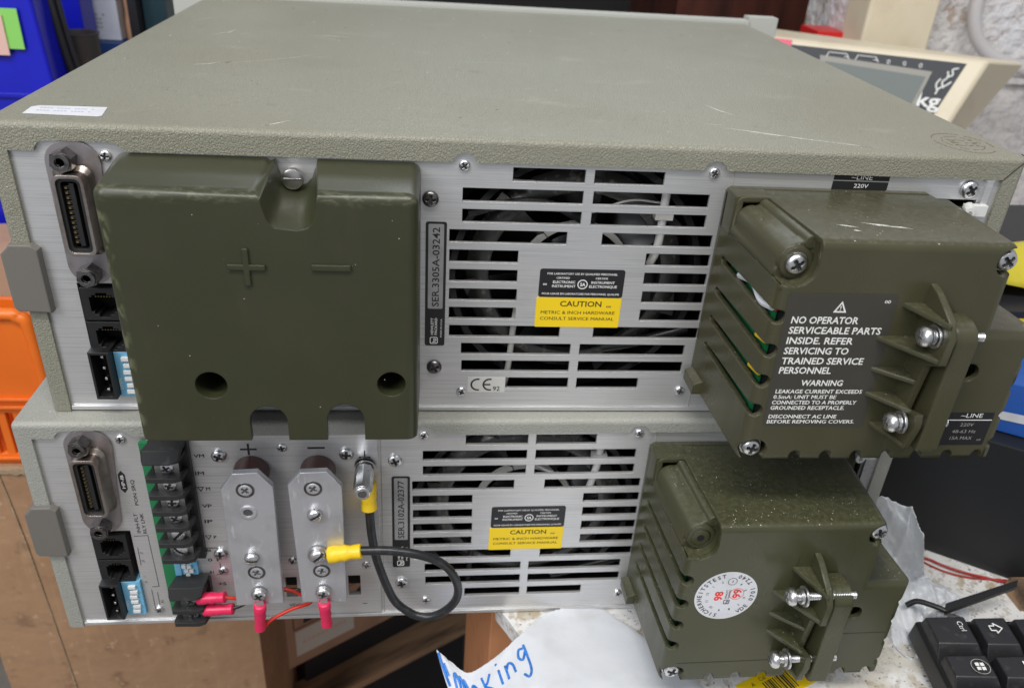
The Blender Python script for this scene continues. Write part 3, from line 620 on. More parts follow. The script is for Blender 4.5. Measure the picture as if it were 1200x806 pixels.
        for (a, b, c_, d_) in ((322, -46, 330, -49), (333, -43, 349, -48), (336, -45, 352, -49), (338, -46, 350, -47.5), (326, -52, 329, -53)):
            zt = lambda yv: 114.65 + (-yv - 2.2) / 61.8 * 2.2 + .1
            sc_.add([(a, b, zt(b)), ((a + c_) / 2, (b + d_) / 2 + .7, zt((b + d_) / 2 + .7)), (c_, d_, zt(d_)), ((a + c_) / 2, (b + d_) / 2 - .6, zt((b + d_) / 2 - .6))], [(0, 1, 2, 3)], 'scratch')
        sc_.build('scratch_marks', o, smooth=0, fix=False)
    else:
        cx, cz, rx = 319.4, 76.0, 14.6
        rz_ = 14.8
        fr.flat([(cx + rx * math.cos(R(a * 7.5)), cz + rz_ * math.sin(R(a * 7.5))) for a in range(48)], 'lab_white', y)
        yy = y - .06
        def arc_text(s_, r, a_mid, span, h, g_='ink', inward=False):
            n = len(s_)
            for i, ch in enumerate(s_):
                if ch == ' ': continue
                a = R(a_mid + (-1 if inward else 1) * (span / 2 - span * i / max(1, n - 1))); k = -1 if inward else 1; o_ = (cx + r * math.cos(a), yy, cz + r * math.sin(a))
                fr.text(ch, o_, g_, h, None, right=(k * math.sin(a), 0, -k * math.cos(a)), up=(k * math.cos(a), 0, k * math.sin(a)), align='c', bold=.02)
        arc_text('SICHERHEITSTEST', 11.4, 180, 152, 2.1, 'ink'); arc_text('VDE 0701 T240', 13.5, 8, 122, 2.1, 'ink', True)
        for i in range(12):
            num = (i + 9) % 12 + 1 if False else ((12 - i) % 12 or 12)
            a = R(170 - (num % 12) * 30); r = 8.4
            if num in (3,): fr.ring(circ(cx + r * math.cos(a), cz + r * math.sin(a) + .6, 2.2, 18), circ(cx + r * math.cos(a), cz + r * math.sin(a) + .6, 1.95, 18), yy - .01, yy, 'ink')
            fr.text(str(num), (cx + r * math.cos(a), yy, cz + r * math.sin(a)), 'ink', 1.3, align='c', right=(math.sin(a), 0, -math.cos(a)), up=(math.cos(a), 0, math.sin(a)), bold=.012)
        fr.text('98', (cx - 1.6, yy, cz - 2.9), 'ink_r', 3.8, 5.8, right=(0, 0, 1), up=(-1, 0, 0), bold=.035); fr.text('99', (cx + 5.0, yy, cz + 2.4), 'ink_r', 2.9, 4.6, right=(0, 0, -1), up=(1, 0, 0), bold=.035) if False else fr.text('99', (cx + 6.8, yy, cz - 1.6), 'ink_r', 3.8, 5.6, right=(0, 0, 1), up=(-1, 0, 0), bold=.035)
        fr.ring(circ(cx + 4.8, cz + 1.1, 3.5, 20), circ(cx + 4.8, cz + 1.1, 3.25, 20), yy - .01, yy, 'ink_r')
        fr.text('HEWLETT', (cx + .6, yy, cz - 1.6), 'ink', .9, 5.4, right=(0, 0, 1), up=(-1, 0, 0), bold=.015); fr.text('PACKARD', (cx + 1.9, yy, cz - 1.6), 'ink', .9, 5.4, right=(0, 0, 1), up=(-1, 0, 0), bold=.015)
        fr.ring(rrect(cx + .9, cz - 3.8, 2.8, 2.8, .5), rrect(cx + .9, cz - 3.8, 2.1, 2.1, .4), yy - .01, yy, 'ink'); fr.text('hp', (cx + 1.5, yy, cz - 4.7), 'ink', 1.2, 1.8, right=(0, 0, 1), up=(-1, 0, 0), bold=.02)
        fr.build('test_sticker', o, label='round white safety test sticker with red digits', smooth=0, fix=False)
        ln = MB(); ln.box(304, 349, y, y + .3, 31.4, 31.7, 'soot'); ln.box(349, 349.2, y, y + .3, 31.4, 99, g); ln.box(370, 405, y, y + .3, 48, 48.2, 'soot'); ln.build('mould_line', o)
    return o

def build_terminal_cover(root):
    """big olive hood over the output bus bars"""
    B_ = [(46.6, 10.2), (165.6, 10.2), (165.6, 120.6), (46.6, 120.6)]; F_ = [(51.8, 10.8), (165.0, 11.4), (165.2, 120.2), (50.6, 120.2)]
    mb = MB(); mb.loft(F_, -39, B_, -.4, 'olive')
    o = mb.build('terminal_cover', root, bevel=(lambda e: (e.verts[0].co.y < -.0385 and e.verts[1].co.y < -.0385 and max(e.verts[0].co.z, e.verts[1].co.z) > .05 and not (e.verts[0].co.z < .02 and e.verts[1].co.z < .02)) or (abs(e.verts[0].co.y - e.verts[1].co.y) > .03 and e.verts[0].co.z > .05), 4.2, 5), smooth=40)
    cut = []
    c = MB(); c.loft([(54.5, -5), (162.5, -5), (162.5, 117.4), (54, 117.4)], -36, [(49.5, -5), (163, -5), (163, 117.6), (49.5, 117.6)], 3, 'void'); cut.append(c)
    # groove: flared trough with round bottom, running out to the face
    P = [(103, 132), (104.4, 121.6), (107.5, 119.6), (109.6, 116.5), (110.4, 113), (111.5, 109.4), (114, 106.9), (117.2, 106), (120.4, 106.8), (122.9, 109.3), (124.2, 113), (124.8, 118), (125.4, 121), (126.5, 132)]
    Q = [(x - 1.2 if x < 117 else x + 4.6, z - (1.0 if z < 113 else 0)) for x, z in P]
    cut_groove = MB(); cut_groove.loft(Q, -45, [(x - 1.3, z + 4.0 if z < 118 else z) for x, z in P], 3, 'void')
    cb = MB(); cb.box(101, 133, -37, -.5, 100, 119, 'olive')           # material behind the groove
    bo = bpy.data.objects.new('fill', cb.mesh('fill', smooth=0)); COL.objects.link(bo)
    c = MB(); c.cyl((82.6, -50, 38.2), (82.6, -20, 38.2), 6.4, 6.2, 'void', 32); cut.append(c)
    c = MB(); c.cyl((154.4, -50, 39.2), (154.4, -20, 39.2), 5.9, 5.7, 'void', 32); cut.append(c)
    for x0, x1, zt in ((96.0, 111.4, 28.2), (127.4, 143.0, 29.2)):
        r = (x1 - x0) / 2; cx = (x0 + x1) / 2; c = MB()
        c.prism([(x0 + .2, -5), (x1, -5)] + [(cx + r * math.cos(R(a)), zt - r + r * math.sin(R(a))) for a in range(0, 181, 12)], -50, -30, 'void'); cut.append(c)
    carve(o, cut)
    md = o.modifiers.new('u', 'BOOLEAN'); md.operation = 'UNION'; md.object = bo; md.solver = 'EXACT'
    co = bpy.data.objects.new('cut', cut_groove.mesh('cut', smooth=0)); COL.objects.link(co)
    md = o.modifiers.new('d', 'BOOLEAN'); md.operation = 'DIFFERENCE'; md.object = co; md.solver = 'EXACT'
    bpy.context.view_layer.update()
    me = bpy.data.meshes.new_from_object(o.evaluated_get(bpy.context.evaluated_depsgraph_get())); o.modifiers.clear(); old = o.data; o.data = me; bpy.data.meshes.remove(old)
    for q in (bo, co): bpy.data.objects.remove(q)
    me.polygons.foreach_set('use_smooth', [True] * len(me.polygons)); me.set_sharp_from_angle(angle=R(38)); me.name = 'terminal_cover'; wn(o)
    # solid sleeves behind the two round holes
    for x, z, r in ((82.6, 38.2, 6.4), (154.4, 39.2, 5.9)):
        sl = MB(); sl.ring(circ(x, z, r + 2, 28), circ(x, z, r, 28), -36.5, -14, 'olive'); sl.cyl((x, -13.8, z), (x, -13, z), r + 1, r + 1, 'void', 20)
        sl.build('hole_sleeve', o, smooth=60)
    s = MB(); s.prism([(94.6, 89.6), (100.4, 89.6), (100.4, 83.2), (102.6, 83.2), (102.6, 89.6), (108.4, 89.6), (108.4, 91.8), (102.6, 91.8), (102.6, 98.3), (100.4, 98.3), (100.4, 91.8), (94.6, 91.8)], -39.9, -38.8, 'olive'); s.build('plus_mark', o)
    s = MB(); s.box(125.4, 139.9, -39.9, -38.8, 89.9, 92.3, 'olive'); s.build('minus_mark', o)
    sp = MB()
    for i in range(16):
        x, z = random.uniform(56, 160), random.uniform(16, 115); r = random.uniform(.07, .19); a = random.uniform(0, 6)
        sp.flat([(x + r * 1.5 * math.cos(a + t), z + r * math.sin(a + t)) for t in (0, 1.6, 3.1, 4.6)], 'lint' if random.random() < .5 else 'scratch', -39.06)
    sp.build('paint_flecks', o, kind='stuff', smooth=0, fix=False)
    th = MB(); th.lathe([(3.0, -6), (3.0, 0), (4.1, 0), (4.3, 1), (4.1, 2.6), (3.2, 3)], (115.2, -4.5, 114.2), (0, -1, 0), 'copper', 28); th.box(111.3, 119.1, -7.6, -7.35, 113.8, 114.7, 'recess')
    th.build('thumb_screw', o, smooth=45)
    return o

def build_output_side(root):
    """what the missing hood leaves open on the lower unit"""
    mb = MB(); mb.holed(57.0, 161.4, 3.4, 121.4, [(112.3, 118.2, 17, 31), (144.4, 150.8, 17, 31)], -.9, -.02, 'alu')
    op = mb.build('output_plate', root, smooth=20)
    for x, z in ((88.2, 110), (146.8, 110.5), (82.3, 48.7)): scr(op, 'pan', x, z, -.9)
    scr(op, 'small', 82.2, 36.9, -.7); scr(op, 'small', 117.1, 42.4, -.7); scr(op, 'small', 117.2, 114.2, -.7); scr(op, 'small', 154.2, 38.1, -.4)
    t = MB(); y = -.97
    t.prism([(98.0, 112.8), (101.3, 112.8), (101.3, 110.0), (102.3, 110.0), (102.3, 112.8), (105.6, 112.8), (105.6, 113.8), (102.3, 113.8), (102.3, 116.6), (101.3, 116.6), (101.3, 113.8), (98.0, 113.8)], y, y + .05, 'ink'); t.box(128.8, 136.8, y, y + .05, 113.2, 114.3, 'ink')
    t.box(152.4, 158.0, y, y + .05, 107.8, 108.4, 'ink'); t.box(154.9, 155.5, y, y + .05, 108.2, 112, 'ink')
    for s_, x, z in (('VM', 76.8, 108.8), ('IM', 76.2, 98.6), ('VP', 76.8, 78.6), ('IP', 76.8, 68.8), ('+S', 78.8, 26.7), ('-S', 79.4, 17.0)):
        t.text(s_, (x, y, z), 'ink', 2.0, 4.6 if len(s_) > 1 and s_[0] in 'VM' else 3.9, bold=.02)
    for z in (89.2, 58.6):
        t.ring([(75.8, z + 2.2), (79.2, z + 2.2), (77.5, z - .8)], [(76.4, z + 1.85), (78.6, z + 1.85), (77.5, z + .1)], y, y + .05, 'ink'); t.text('M' if z > 80 else 'P', (80.0, y, z), 'ink', 2.0, bold=.02)
    t.text('B6', (75.4, y, 50.0), 'ink', 1.7, bold=.02); t.text('B1', (75.4, y, 35.2), 'ink', 1.7, bold=.02); t.text('0 1', (75.4, y, 43.4), 'ink', 2.0, 5, bold=.02); t.text('-', (119.6, y, 9), 'ink', 1)
    t.tube([(75, y, 52.4), (80.6, y, 52.4), (81, y, 51.4), (81, y, 47.6)], .2, 'ink', 5, 2); t.tube([(81, y, 42), (81, y, 35.4), (80.6, y, 34.4), (78.6, y, 34.4)], .2, 'ink', 5, 2)
    t.text('VDC', (113.2, y, 9.8), 'ink', 1.9, 6.2, bold=.015); t.box(151.5, 154, y, y + .05, 10.2, 10.6, 'ink')
    t.build('panel_print', op, smooth=0, fix=False)
    t = MB(); y = -.06; rt, up = (0, 0, 1), (-1, 0, 0)
    t.text('PON SRQ', (47.4, y, 80), 'ink', 1.6, 15.5, right=rt, up=up, bold=.015); t.text('INH-FLT', (45.6, y, 62.4), 'ink', 1.6, 12.5, right=rt, up=up, bold=.015); t.text('RLY LNK', (48.4, y, 62.0), 'ink', 1.6, 13, right=rt, up=up, bold=.015)
    t.prism([(40.8, 90), (42.4, 87.6), (44.0, 90), (44.0, 98.6), (42.4, 101), (40.8, 98.6)], y, y + .04, 'ink'); t.text('HP-IB', (43.1, y - .05, 90.4), 'ink_w', 1.4, 8, right=rt, up=up, bold=.02)
    t.text('J1', (44.4, y, 48.5), 'ink', 1.4, right=rt, up=up); t.text('J2', (44.4, y, 43), 'ink', 1.4, right=rt, up=up); t.text('1', (43.6, y, 33), 'ink', 1.4, right=rt, up=up); t.text('0', (43.8, y, 29), 'ink', 1.4, right=rt, up=up); t.text('A5', (49.6, y, 14), 'ink', 1.4, right=rt, up=up)
    for p in ([(42, y, 60.4), (48.6, y, 60.8), (48.9, y, 26.2), (45.5, y, 26)], [(42.6, y, 53), (42.4, y, 41)], [(44.9, y, 24), (44.8, y, 9)], [(47.5, y, 22), (47.4, y, 12)]): 
        for a, b in zip(p, p[1:]): t.tube([a, b], .14, 'ink', 4, 1)
    t.build('interface_print', root, smooth=0, fix=False)
    # barrier strips
    pc = MB(); pc.box(53.9, 60, -3, -.95, 8.5, 119, 'pcb'); pc.build('strip_board', root)
    fin = MB()
    A = [(-8.0, -11.2), (-7.2, -13.2), (4.5, -13.6), (7.6, -12.2), (8.8, -8), (9.2, -1.0), (-6.6, -1.0)]
    fin.poly3([(x, yy, .9 + .07 * (-yy)) for x, yy in A], [(x, yy, -.7) for x, yy in A], 'black_rub'); fme = fin.mesh('barrier', smooth=35)
    def strip(z0, z1, fins, first_tall):
        b = MB(); b.box(58.4, 75.6, -4, -.9, z0, z1, 'black'); st = b.build('barrier_strip', root)
        for i, z in enumerate(fins): inst('barrier', fme, st, (65.4, 0, z))
        if first_tall:
            k = MB(); zt = fins[0]; k.poly3([(57.4, -12.5, zt + 1), (58.4, -14.6, zt), (70, -14.9, zt), (73.4, -13.2, zt + 1), (74.4, -3, zt + 3), (59, -3, zt + 4)], [(57.6, -11.5, zt + 6), (58.6, -12.4, zt + 6.4), (70.4, -12.6, zt + 6.4), (74.6, -11.2, zt + 6), (75.6, -2, zt + 6), (60, -2, zt + 6)], 'black_rub'); k.build('end_barrier', st)
        for za, zb in zip(fins, fins[1:]):
            z = (za + zb) / 2; tp = MB(); tp.box(61.0, 71.8, -8.2, -4, z - 4.0, z + 2.4, 'copper'); to = tp.build('terminal_plate', st)
            inst('terminal_screw', SCREW['slot' if za % 2 > 1 else 'term'], to, (66.4, -8.2, z - .9), (R(90), random.uniform(0, 3), 0), 1.05)
    strip(48.5, 120.5, [115.0, 104.6, 94.6, 85, 75.2, 65.2, 55.0][::1], True)
    strip(8, 33.6, [30.5, 20.4, 11.6], True)
    d2 = MB(); d2.box(59.4, 70.4, -2.6, -.9, 35, 44.6, 'dip'); d2.box(59.4, 62.4, -3.2, -.9, 35, 44.6, 'dip'); o2 = d2.build('dip_switch', root)
    ws = MB(); ws.box(-1, 1, -1.2, 0, -1.0, 1.0, 'white'); wme = ws.mesh('slider', smooth=0)
    for x, z in ((64, 42.6), (66.6, 42.4), (65, 39.6), (67.4, 39.4), (65.6, 36.8)): inst('slider', wme, o2, (x, -2.6, z))
    # bus bars on their insulators
    for (P, cx, holes) in (([(97, 110.8), (108, 111.4), (114.3, 103), (113.8, 28.2), (90.7, 27.4), (91, 102)], 102.4, ((101.9, 101.4, 'flush'), (101.3, 60.4, 'slot'), (102.4, 50.0, 'flush'))),
                           ([(127, 110.9), (139, 111.4), (145.4, 102.6), (145.0, 27.8), (122.8, 28.6), (121, 103.6)], 133.2, ((132.4, 101.8, 'flush'), (132.5, 86.9, 'slot'), (133.6, 49.9, 'flush')))):
        b = MB(); b.prism(P, -16, -12.8, 'alu_bar'); bar = b.build('bus_bar', root, bevel=(lambda e: e.verts[0].co.y < -.0159 and e.verts[1].co.y < -.0159, .5, 2), label=None)
        for z in (101.4, 48.8):
            i_ = MB(); i_.lathe([(8.2, .9), (8.4, 2), (8.2, 12.8)], (cx, 0, z), (0, -1, 0), 'maroon', 32); i_.build('insulator', bar, smooth=50)
        for x, z, k in holes:
            r_o = MB(); 
            if k == 'flush': r_o.ring(circ(x, z, 4.2, 28), circ(x, z, 3.2, 28), -16.25, -15.9, 'dark_steel'); r_o.build('countersink', bar)
            if k == 'slot':
                r_o.ring(circ(x, z, 3.6, 24), circ(x, z, 2.4, 24), -17.0, -16.0, 'copper'); r_o.build('washer', bar); scr(bar, k, x, z, -17.2, roll=R(60 if z > 80 else 95))
            else: scr(bar, k, x, z, -16.0)
        if cx < 120:
            h = MB(); h.ring(circ(102.0, 88.2, 3.9, 24), circ(102.0, 88.2, 2.2, 24), -16.5, -15.9, 'alu_bar'); h.cyl((102, -16.06, 88.2), (102, -16.1, 88.2), 2.3, 2.3, 'recess', 16); h.build('tapped_hole', bar)
        scr(bar, 'pan', cx + (.2 if cx < 120 else .6), 36.4, -17.6)
    bp = MB(); c_ = (155.3, 0, 103.4)
    bp.lathe([(5.0, .9), (5.0, 2.0), (3.6, 2.0), (3.6, 4.6), (4.3, 5)], c_, (0, -1, 0), 'dark_steel', 24); bp.lathe([(4.3, 5), (4.5, 6), (4.5, 19), (3.8, 21)], c_, (0, -1, 0), 'steel', 8)
    bp.lathe([(3.4, 21), (3.5, 22.2), (3.0, 22.6)], c_, (0, -1, 0), 'steel', 20); bp.cyl((155.3, -22.62, 103.4), (155.3, -22.7, 103.4), 2.1, 2.1, 'recess', 16); bp.build('ground_post', root, smooth=30)

# ================================================================ the two units
up_root = empty('power_supply', label='upper olive power supply with a large green plus and minus hood', cat='power supply', group='two stacked rack power supplies')
build_psu(up_root, True, 131.8, 'leather_u', 'olive_line'); build_line_cover(up_root, True, 'olive_line'); build_terminal_cover(up_root)
LOWLOC = (-15.5, -9.4, -129.4); LOWRZ = .0108
low_root = empty('power_supply', LOWLOC, LOWRZ, label='lower grey power supply with its bare bus bars and screw terminals exposed', cat='power supply', group='two stacked rack power supplies')
build_psu(low_root, False, 129.0, 'leather_l', 'olive_line_l'); build_line_cover(low_root, False, 'olive_line_l'); build_output_side(low_root)
# scratches on the upper lid
sc_ = MB()
def scr_line(p, wd=.5, H=131.88, g='scratch'):
    V = [Vector((x, y)) for x, y in p]; Lf, Rt = [], []
    for i, v in enumerate(V):
        d = (V[min(i + 1, len(V) - 1)] - V[max(i - 1, 0)]).normalized(); n = Vector((-d.y, d.x)); k = wd * (.15 if i in (0, len(V) - 1) else random.uniform(.35, 1))
        Lf.append((*(v + n * k), H)); Rt.append((*(v - n * k), H))
    n = len(V); sc_.add(Lf + Rt, [(i, i + 1, n + i + 1, n + i) for i in range(n - 1)], g)
for p, wd in ((([(49, 113), (57, 116), (62, 122)]), .5), ([(60, 116), (75, 126), (96, 142), (110, 158)], .18), ([(104, 5), (108, 9), (112.6, 14)], .55), ([(103, 4.2), (106, 6.8)], .8), ([(300, 29), (312, 24), (330, 16), (345, 10), (358, 6)], .5), ([(309, 23), (318, 20), (326, 18)], .7), ([(338, 15), (352, 8), (364, 4)], .25),
              ([(303, 73), (307, 62), (312, 53)], .5), ([(268, 55), (274, 52)], .5), ([(292, 36), (296, 34), (301, 34)], .4), ([(95, 210), (108, 214), (120, 212)], .9), ([(100, 205), (112, 204)], 1.1), ([(40, 200), (48, 210), (50, 222)], .5), ([(55, 206), (60, 210)], .8), ([(180, 150), (200, 153), (230, 154)], .25), ([(215, 90), (222, 91)], .5), ([(170, 3.2), (184, 3.0)], .35), ([(246, 170), (252, 172)], .8), ([(268, 178), (272, 166)], .6), ([(340, 110), (346, 96)], .3), ([(22, 255), (30, 262)], .9), ([(18, 246), (26, 258)], .6)):
    scr_line(p, wd)
for p in ([(60.5, 117.6), (62.2, 118)], [(64, 121.5), (65.5, 122.3), (67, 123.2)], [(57, 128), (58, 128.6)], [(69, 136), (70, 137)], [(71, 122), (73, 124)], [(16.4, 2.2), (18.2, 5.2)]): scr_line(p, .45, 131.9, 'soot')
sc_.build('scratches', up_root, smooth=0, fix=False, kind='stuff')
st = MB(); st.add([(11.4, 9.6, 131.92), (39.8, 8.8, 131.92), (40.8, 10.4, 131.92), (38.6, 23.6, 131.92), (12.6, 22.6, 131.92), (10.6, 20, 131.92)], [(0, 1, 2, 3, 4, 5)], 'lab_white')
for i in range(2):
    for q in range(16): st.add([(14.5 + 1.3 * q + a_, 18.5 - 4 * i + b_, 131.97) for a_, b_ in ((0, 0), (.9, 0), (.9, 1.1), (0, 1.1))] if q % 5 != 4 else [(15, 18, 131.96)] * 4, [(0, 1, 2, 3)], 'carton_ink')
st.v = st.v; st.build('lid_sticker', up_root, smooth=0, fix=False)
sm = MB()
for r0, r1 in ((12.6, 12.1), (8.6, 8.2)):
    n = 40; cx, cy = 407, 19
    for i in range(n):
        if random.random() < .3: continue
        a0, a1 = 2 * math.pi * i / n, 2 * math.pi * (i + .8) / n
        sm.add([(cx + r * math.cos(a), cy + r * math.sin(a) * 1.25, 131.9) for r, a in ((r0, a0), (r0, a1), (r1, a1), (r1, a0))], [(0, 1, 2, 3)], 'stamp')
for i in range(26):
    x, y_ = 407 + random.uniform(-6, 6), 19 + random.choice((-4, 0, 4)) + random.uniform(-1, 1); sm.add([(x, y_, 131.9), (x + 1.6, y_, 131.9), (x + 1.6, y_ + .5, 131.9), (x, y_ + .5, 131.9)], [(0, 1, 2, 3)], 'stamp')
G['stamp'] = mat('faded_ink_stamp', (.20, .13, .08), .6)
sm.build('ink_stamp', up_root, smooth=0, fix=False)

# ================================================================ jumper and sense wires (their own things, bolted to the lower unit)
def wire_thing(label, group=None): return empty('jumper_wire', LOWLOC, LOWRZ, label=label, cat='wire', group=group)
jw = wire_thing('thick black ground wire looping from the post, with yellow crimped ends')
t = MB(); t.tube([(157.2, -7.5, 84), (157.3, -8, 78), (158.0, -9, 66), (160.2, -9.5, 50), (165.6, -10, 29.8), (170, -11, 20.5), (176.5, -12, 14.6), (182, -13, 12.4), (187.7, -14, 13.2), (193.5, -15, 17), (198.4, -16, 23.4), (201, -17, 31), (200.6, -18, 40.5), (196.2, -19, 51.6), (189.5, -19.6, 58.6), (180.8, -20, 63.0), (172, -20, 65.2), (164.4, -20, 66.2), (153, -19.4, 65.8)], 2.2, 'blk_wire', 16, 5); t.build('cable_jacket', jw, smooth=60)
def lug(parent, ring_c, ring_r, axis, p0, p1, r0, r1, g):
    """ring tongue in the panel plane, then the crimp sleeve from p0 to p1"""
    k = MB(); x, y, z = ring_c; k.ring(circ(x, z, ring_r, 24), circ(x, z, ring_r * .5, 24), y - .5, y + .5, 'copper')
    d = (Vector(p0) - Vector(ring_c)).normalized(); s = Vector(ring_c) + d * ring_r * .8; side = d.cross(Vector((0, 1, 0))).normalized() * ring_r * .38
    k.poly3([tuple(s + side + Vector((0, -.5, 0))), tuple(s - side + Vector((0, -.5, 0))), tuple(Vector(p0) - side * 1.3 + Vector((0, -.8, 0))), tuple(Vector(p0) + side * 1.3 + Vector((0, -.8, 0)))],
            [tuple(s + side + Vector((0, .5, 0))), tuple(s - side + Vector((0, .5, 0))), tuple(Vector(p0) - side * 1.3 + Vector((0, 1, 0))), tuple(Vector(p0) + side * 1.3 + Vector((0, 1, 0)))], 'copper')
    k.build('ring_terminal', parent, smooth=40)
    sl = MB(); q0, q1 = Vector(p0), Vector(p1); d = (q1 - q0).normalized(); L_ = (q1 - q0).length
    prof = [(r0 * .86, 0), (r0, .5), (r0, L_ * .25), (r0 * .88, L_ * .38), (r0 * .97, L_ * .5), (r1 * .92, L_ * .66), (r1, L_ * .8), (r1 * 1.03, L_ - .3), (r1 * .8, L_)]
    sl.lathe(prof, q0, d, g, 20); sl.build('crimp_sleeve', parent, smooth=60)
lug(jw, (155.6, -3.6, 102.6), 5.2, 0, (156.3, -5.2, 96.2), (157.2, -7.6, 81.5), 4.4, 3.8, 'yel_vinyl')
lug(jw, (132.6, -17.0, 61.6), 5.0, 0, (137.6, -18.2, 62.4), (153.8, -19.2, 65.4), 4.2, 3.6, 'yel_vinyl')
inst('screw', SCREW['slot'], jw, (132.5, -17.6, 61.6), (R(90), R(50), 0), 1.15)
gw = [('thin red sense wire from the strip with pink sleeves, ending on the plus bar', (67, -8.5, 26.6), (72.6, -10, 27.4), (84.2, -12, 30.2) , None)]
sw = wire_thing('thin red wire with pink crimp sleeves, bolted to the plus bar', 'sense wires with pink crimp sleeves')
lug(sw, (66.4, -8.2, 25.4), 3.2, 0, (70.4, -9.6, 26.6), (84.6, -11.6, 29.2), 3.2, 2.8, 'pink_vinyl')
t = MB(); t.tube([(84.2, -11.6, 29), (90, -10.5, 27.0), (100, -8, 24), (112, -6, 28), (124, -7, 22), (125, -8, 19.4), (116, -12, 19.4), (107, -15.5, 16.6), (103, -16.5, 12.6), (101.0, -17.2, 13.6)], .95, 'red_wire', 8, 5); t.build('wire_jacket', sw, smooth=60)
lug(sw, (102.6, -17.2, 36.4), 3.9, 0, (102.6, -18.2, 30.2), (101.0, -17.4, 12.2), 3.1, 2.8, 'pink_vinyl')
sw = wire_thing('thin black wire with pink crimp sleeves, bolted to the minus bar', 'sense wires with pink crimp sleeves')
lug(sw, (66.4, -8.2, 16.4), 3.2, 0, (72.4, -9.4, 18.0), (87.6, -11.2, 20.4), 3.1, 2.8, 'pink_vinyl')
t = MB(); t.tube([(87.2, -11.4, 20.8), (92, -10, 21.8), (100, -6, 25), (118, -5, 26), (132, -6, 20), (134.4, -13, 11), (134.4, -17, 12.6)], .95, 'blk_wire', 8, 5); t.build('wire_jacket', sw, smooth=60)
lug(sw, (133.8, -17.2, 36.4), 3.9, 0, (134.0, -18.2, 30.4), (134.4, -17.4, 13.4), 3.1, 2.8, 'pink_vinyl')

# ================================================================ surroundings
G['bench'] = mat('paint_stained_bench', (.70, .69, .68), .6, bump=[('noise', 90, .5, 1.2), ('noise', 700, .3, .25)], var=[(26, (.58, .55, .49), .50, .60), (70, (.42, .36, .26), .55, .64), (190, (.50, .47, .42), .52, .62), (420, (.14, .13, .115), .60, .68), (11, (.70, .70, .70), .5, .6)])
G['bench_rear'] = mat('grey_bench', (.20, .20, .20), .7, bump=('noise', 200, .3, .5), var=(30, (.12, .12, .12), .45, .7))
G['paper'] = mat('white_paper', (.62, .64, .68), .55, bump=('noise', 55, .5, 1.2), var=(40, (.54, .55, .57), .5, .75))
G['film'] = mat('white_film', (.68, .70, .73), .26, bump=[('noise', 60, .6, 2.0), ('noise', 260, .5, .6)], var=(40, (.60, .62, .65), .4, .7))
G['card'] = mat('corrugated_card', (.38, .225, .125), .75, bump=[('noise', 60, .2, .6), ('noise', 500, .15, .1, (1, 1, .08)), ('noise', 14, .8, 6)], var=[(10, (.32, .18, .095), .4, .7), (46, (.26, .15, .085), .56, .70), (120, (.47, .31, .19), .62, .72), (200, (.42, .26, .15), .5, .8, (1, 1, .1))])
G['card_dk'] = mat('brown_card', (.44, .27, .18), .75, bump=('noise', 60, .2, .6), var=(16, (.36, .21, .135), .4, .7))
G['card_edge'] = mat('torn_card_edge', (.33, .24, .15), .8, bump=('noise', 400, .6, 1), var=(120, (.46, .38, .28), .5, .7))
G['terra'] = mat('orange_brown_card', (.58, .25, .11), .7, bump=('noise', 60, .3, .8), var=(60, (.46, .18, .075), .5, .75))
G['orange'] = mat('orange_plastic', (.80, .17, .012), .38, bump=('noise', 120, .1, .3), bev=1.5, var=(12, (.74, .14, .01), .4, .7))
G['blue'] = mat('blue_plastic', (.008, .012, .50), .33, bump=('noise', 90, .15, .5), bev=1.5, var=(8, (.006, .01, .33), .4, .7))
G['blue_dk'] = mat('dull_blue', (.015, .05, .17), .5)
G['teal'] = mat('dark_teal', (.012, .04, .055), .5)
G['green_note'] = mat('green_paper', (.25, .62, .13), .7); G['pink_note'] = mat('pink_paper', (.72, .47, .41), .7)
G['carton'] = mat('white_carton', (.56, .60, .68), .6, var=(40, (.45, .48, .55), .5, .8)); G['cream_card'] = mat('cream_board', (.66, .63, .57), .6)
G['peach'] = mat('peach_plastic', (.58, .33, .20), .5, var=(30, (.40, .2, .12), .4, .7))
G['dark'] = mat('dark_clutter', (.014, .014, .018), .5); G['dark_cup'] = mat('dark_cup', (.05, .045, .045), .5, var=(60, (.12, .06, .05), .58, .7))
G['wood'] = mat('red_brown_wood', (.075, .020, .012), .4, bump=('noise', 60, .2, .3, (1, 1, .1)), var=(40, (.03, .010, .007), .4, .7, (1, 1, .15)))
G['plank'] = mat('weathered_plank', (.34, .21, .12), .7, bump=('noise', 200, .3, .5, (1, .1, .1)), var=(60, (.07, .045, .03), .4, .7, (.15, 1, 1)))
G['cream'] = mat('cream_plastic', (.70, .62, .47), .42, bump=('noise', 500, .1, .2), bev=2, var=(18, (.62, .53, .39), .5, .8))
G['scale_face'] = mat('charcoal_overlay', (.035, .04, .048), .6, var=(300, (.18, .18, .18), .66, .75)); G['lcd'] = mat('grey_lcd', (.15, .175, .17), .6); G['lcd_frame'] = mat('lcd_frame', (.30, .29, .26), .6)
G['red'] = mat('red_plastic', (.62, .02, .02), .35); G['wall'] = mat('flaking_paint_wall', (.74, .72, .71), .7, bump=[('noise', 60, 1, 9), ('noise', 250, .8, 2)], var=[(14, (.70, .69, .71), .5, .6), (24, (.47, .38, .32), .56, .60), (110, (.60, .57, .56), .5, .6)])
G['felt'] = mat('rough_grey_render', (.52, .50, .50), .9, bump=[('noise', 160, .9, 3)], var=[(120, (.40, .38, .38), .46, .62), (22, (.62, .59, .58), .5, .7)])
G['pvc'] = mat('grey_pvc', (.52, .50, .51), .45); G['floor'] = mat('dark_floor', (.24, .21, .19), .7, bump=('noise', 30, .3, 2), var=[(12, (.15, .13, .12), .4, .7), (90, (.12, .11, .10), .68, .74)])
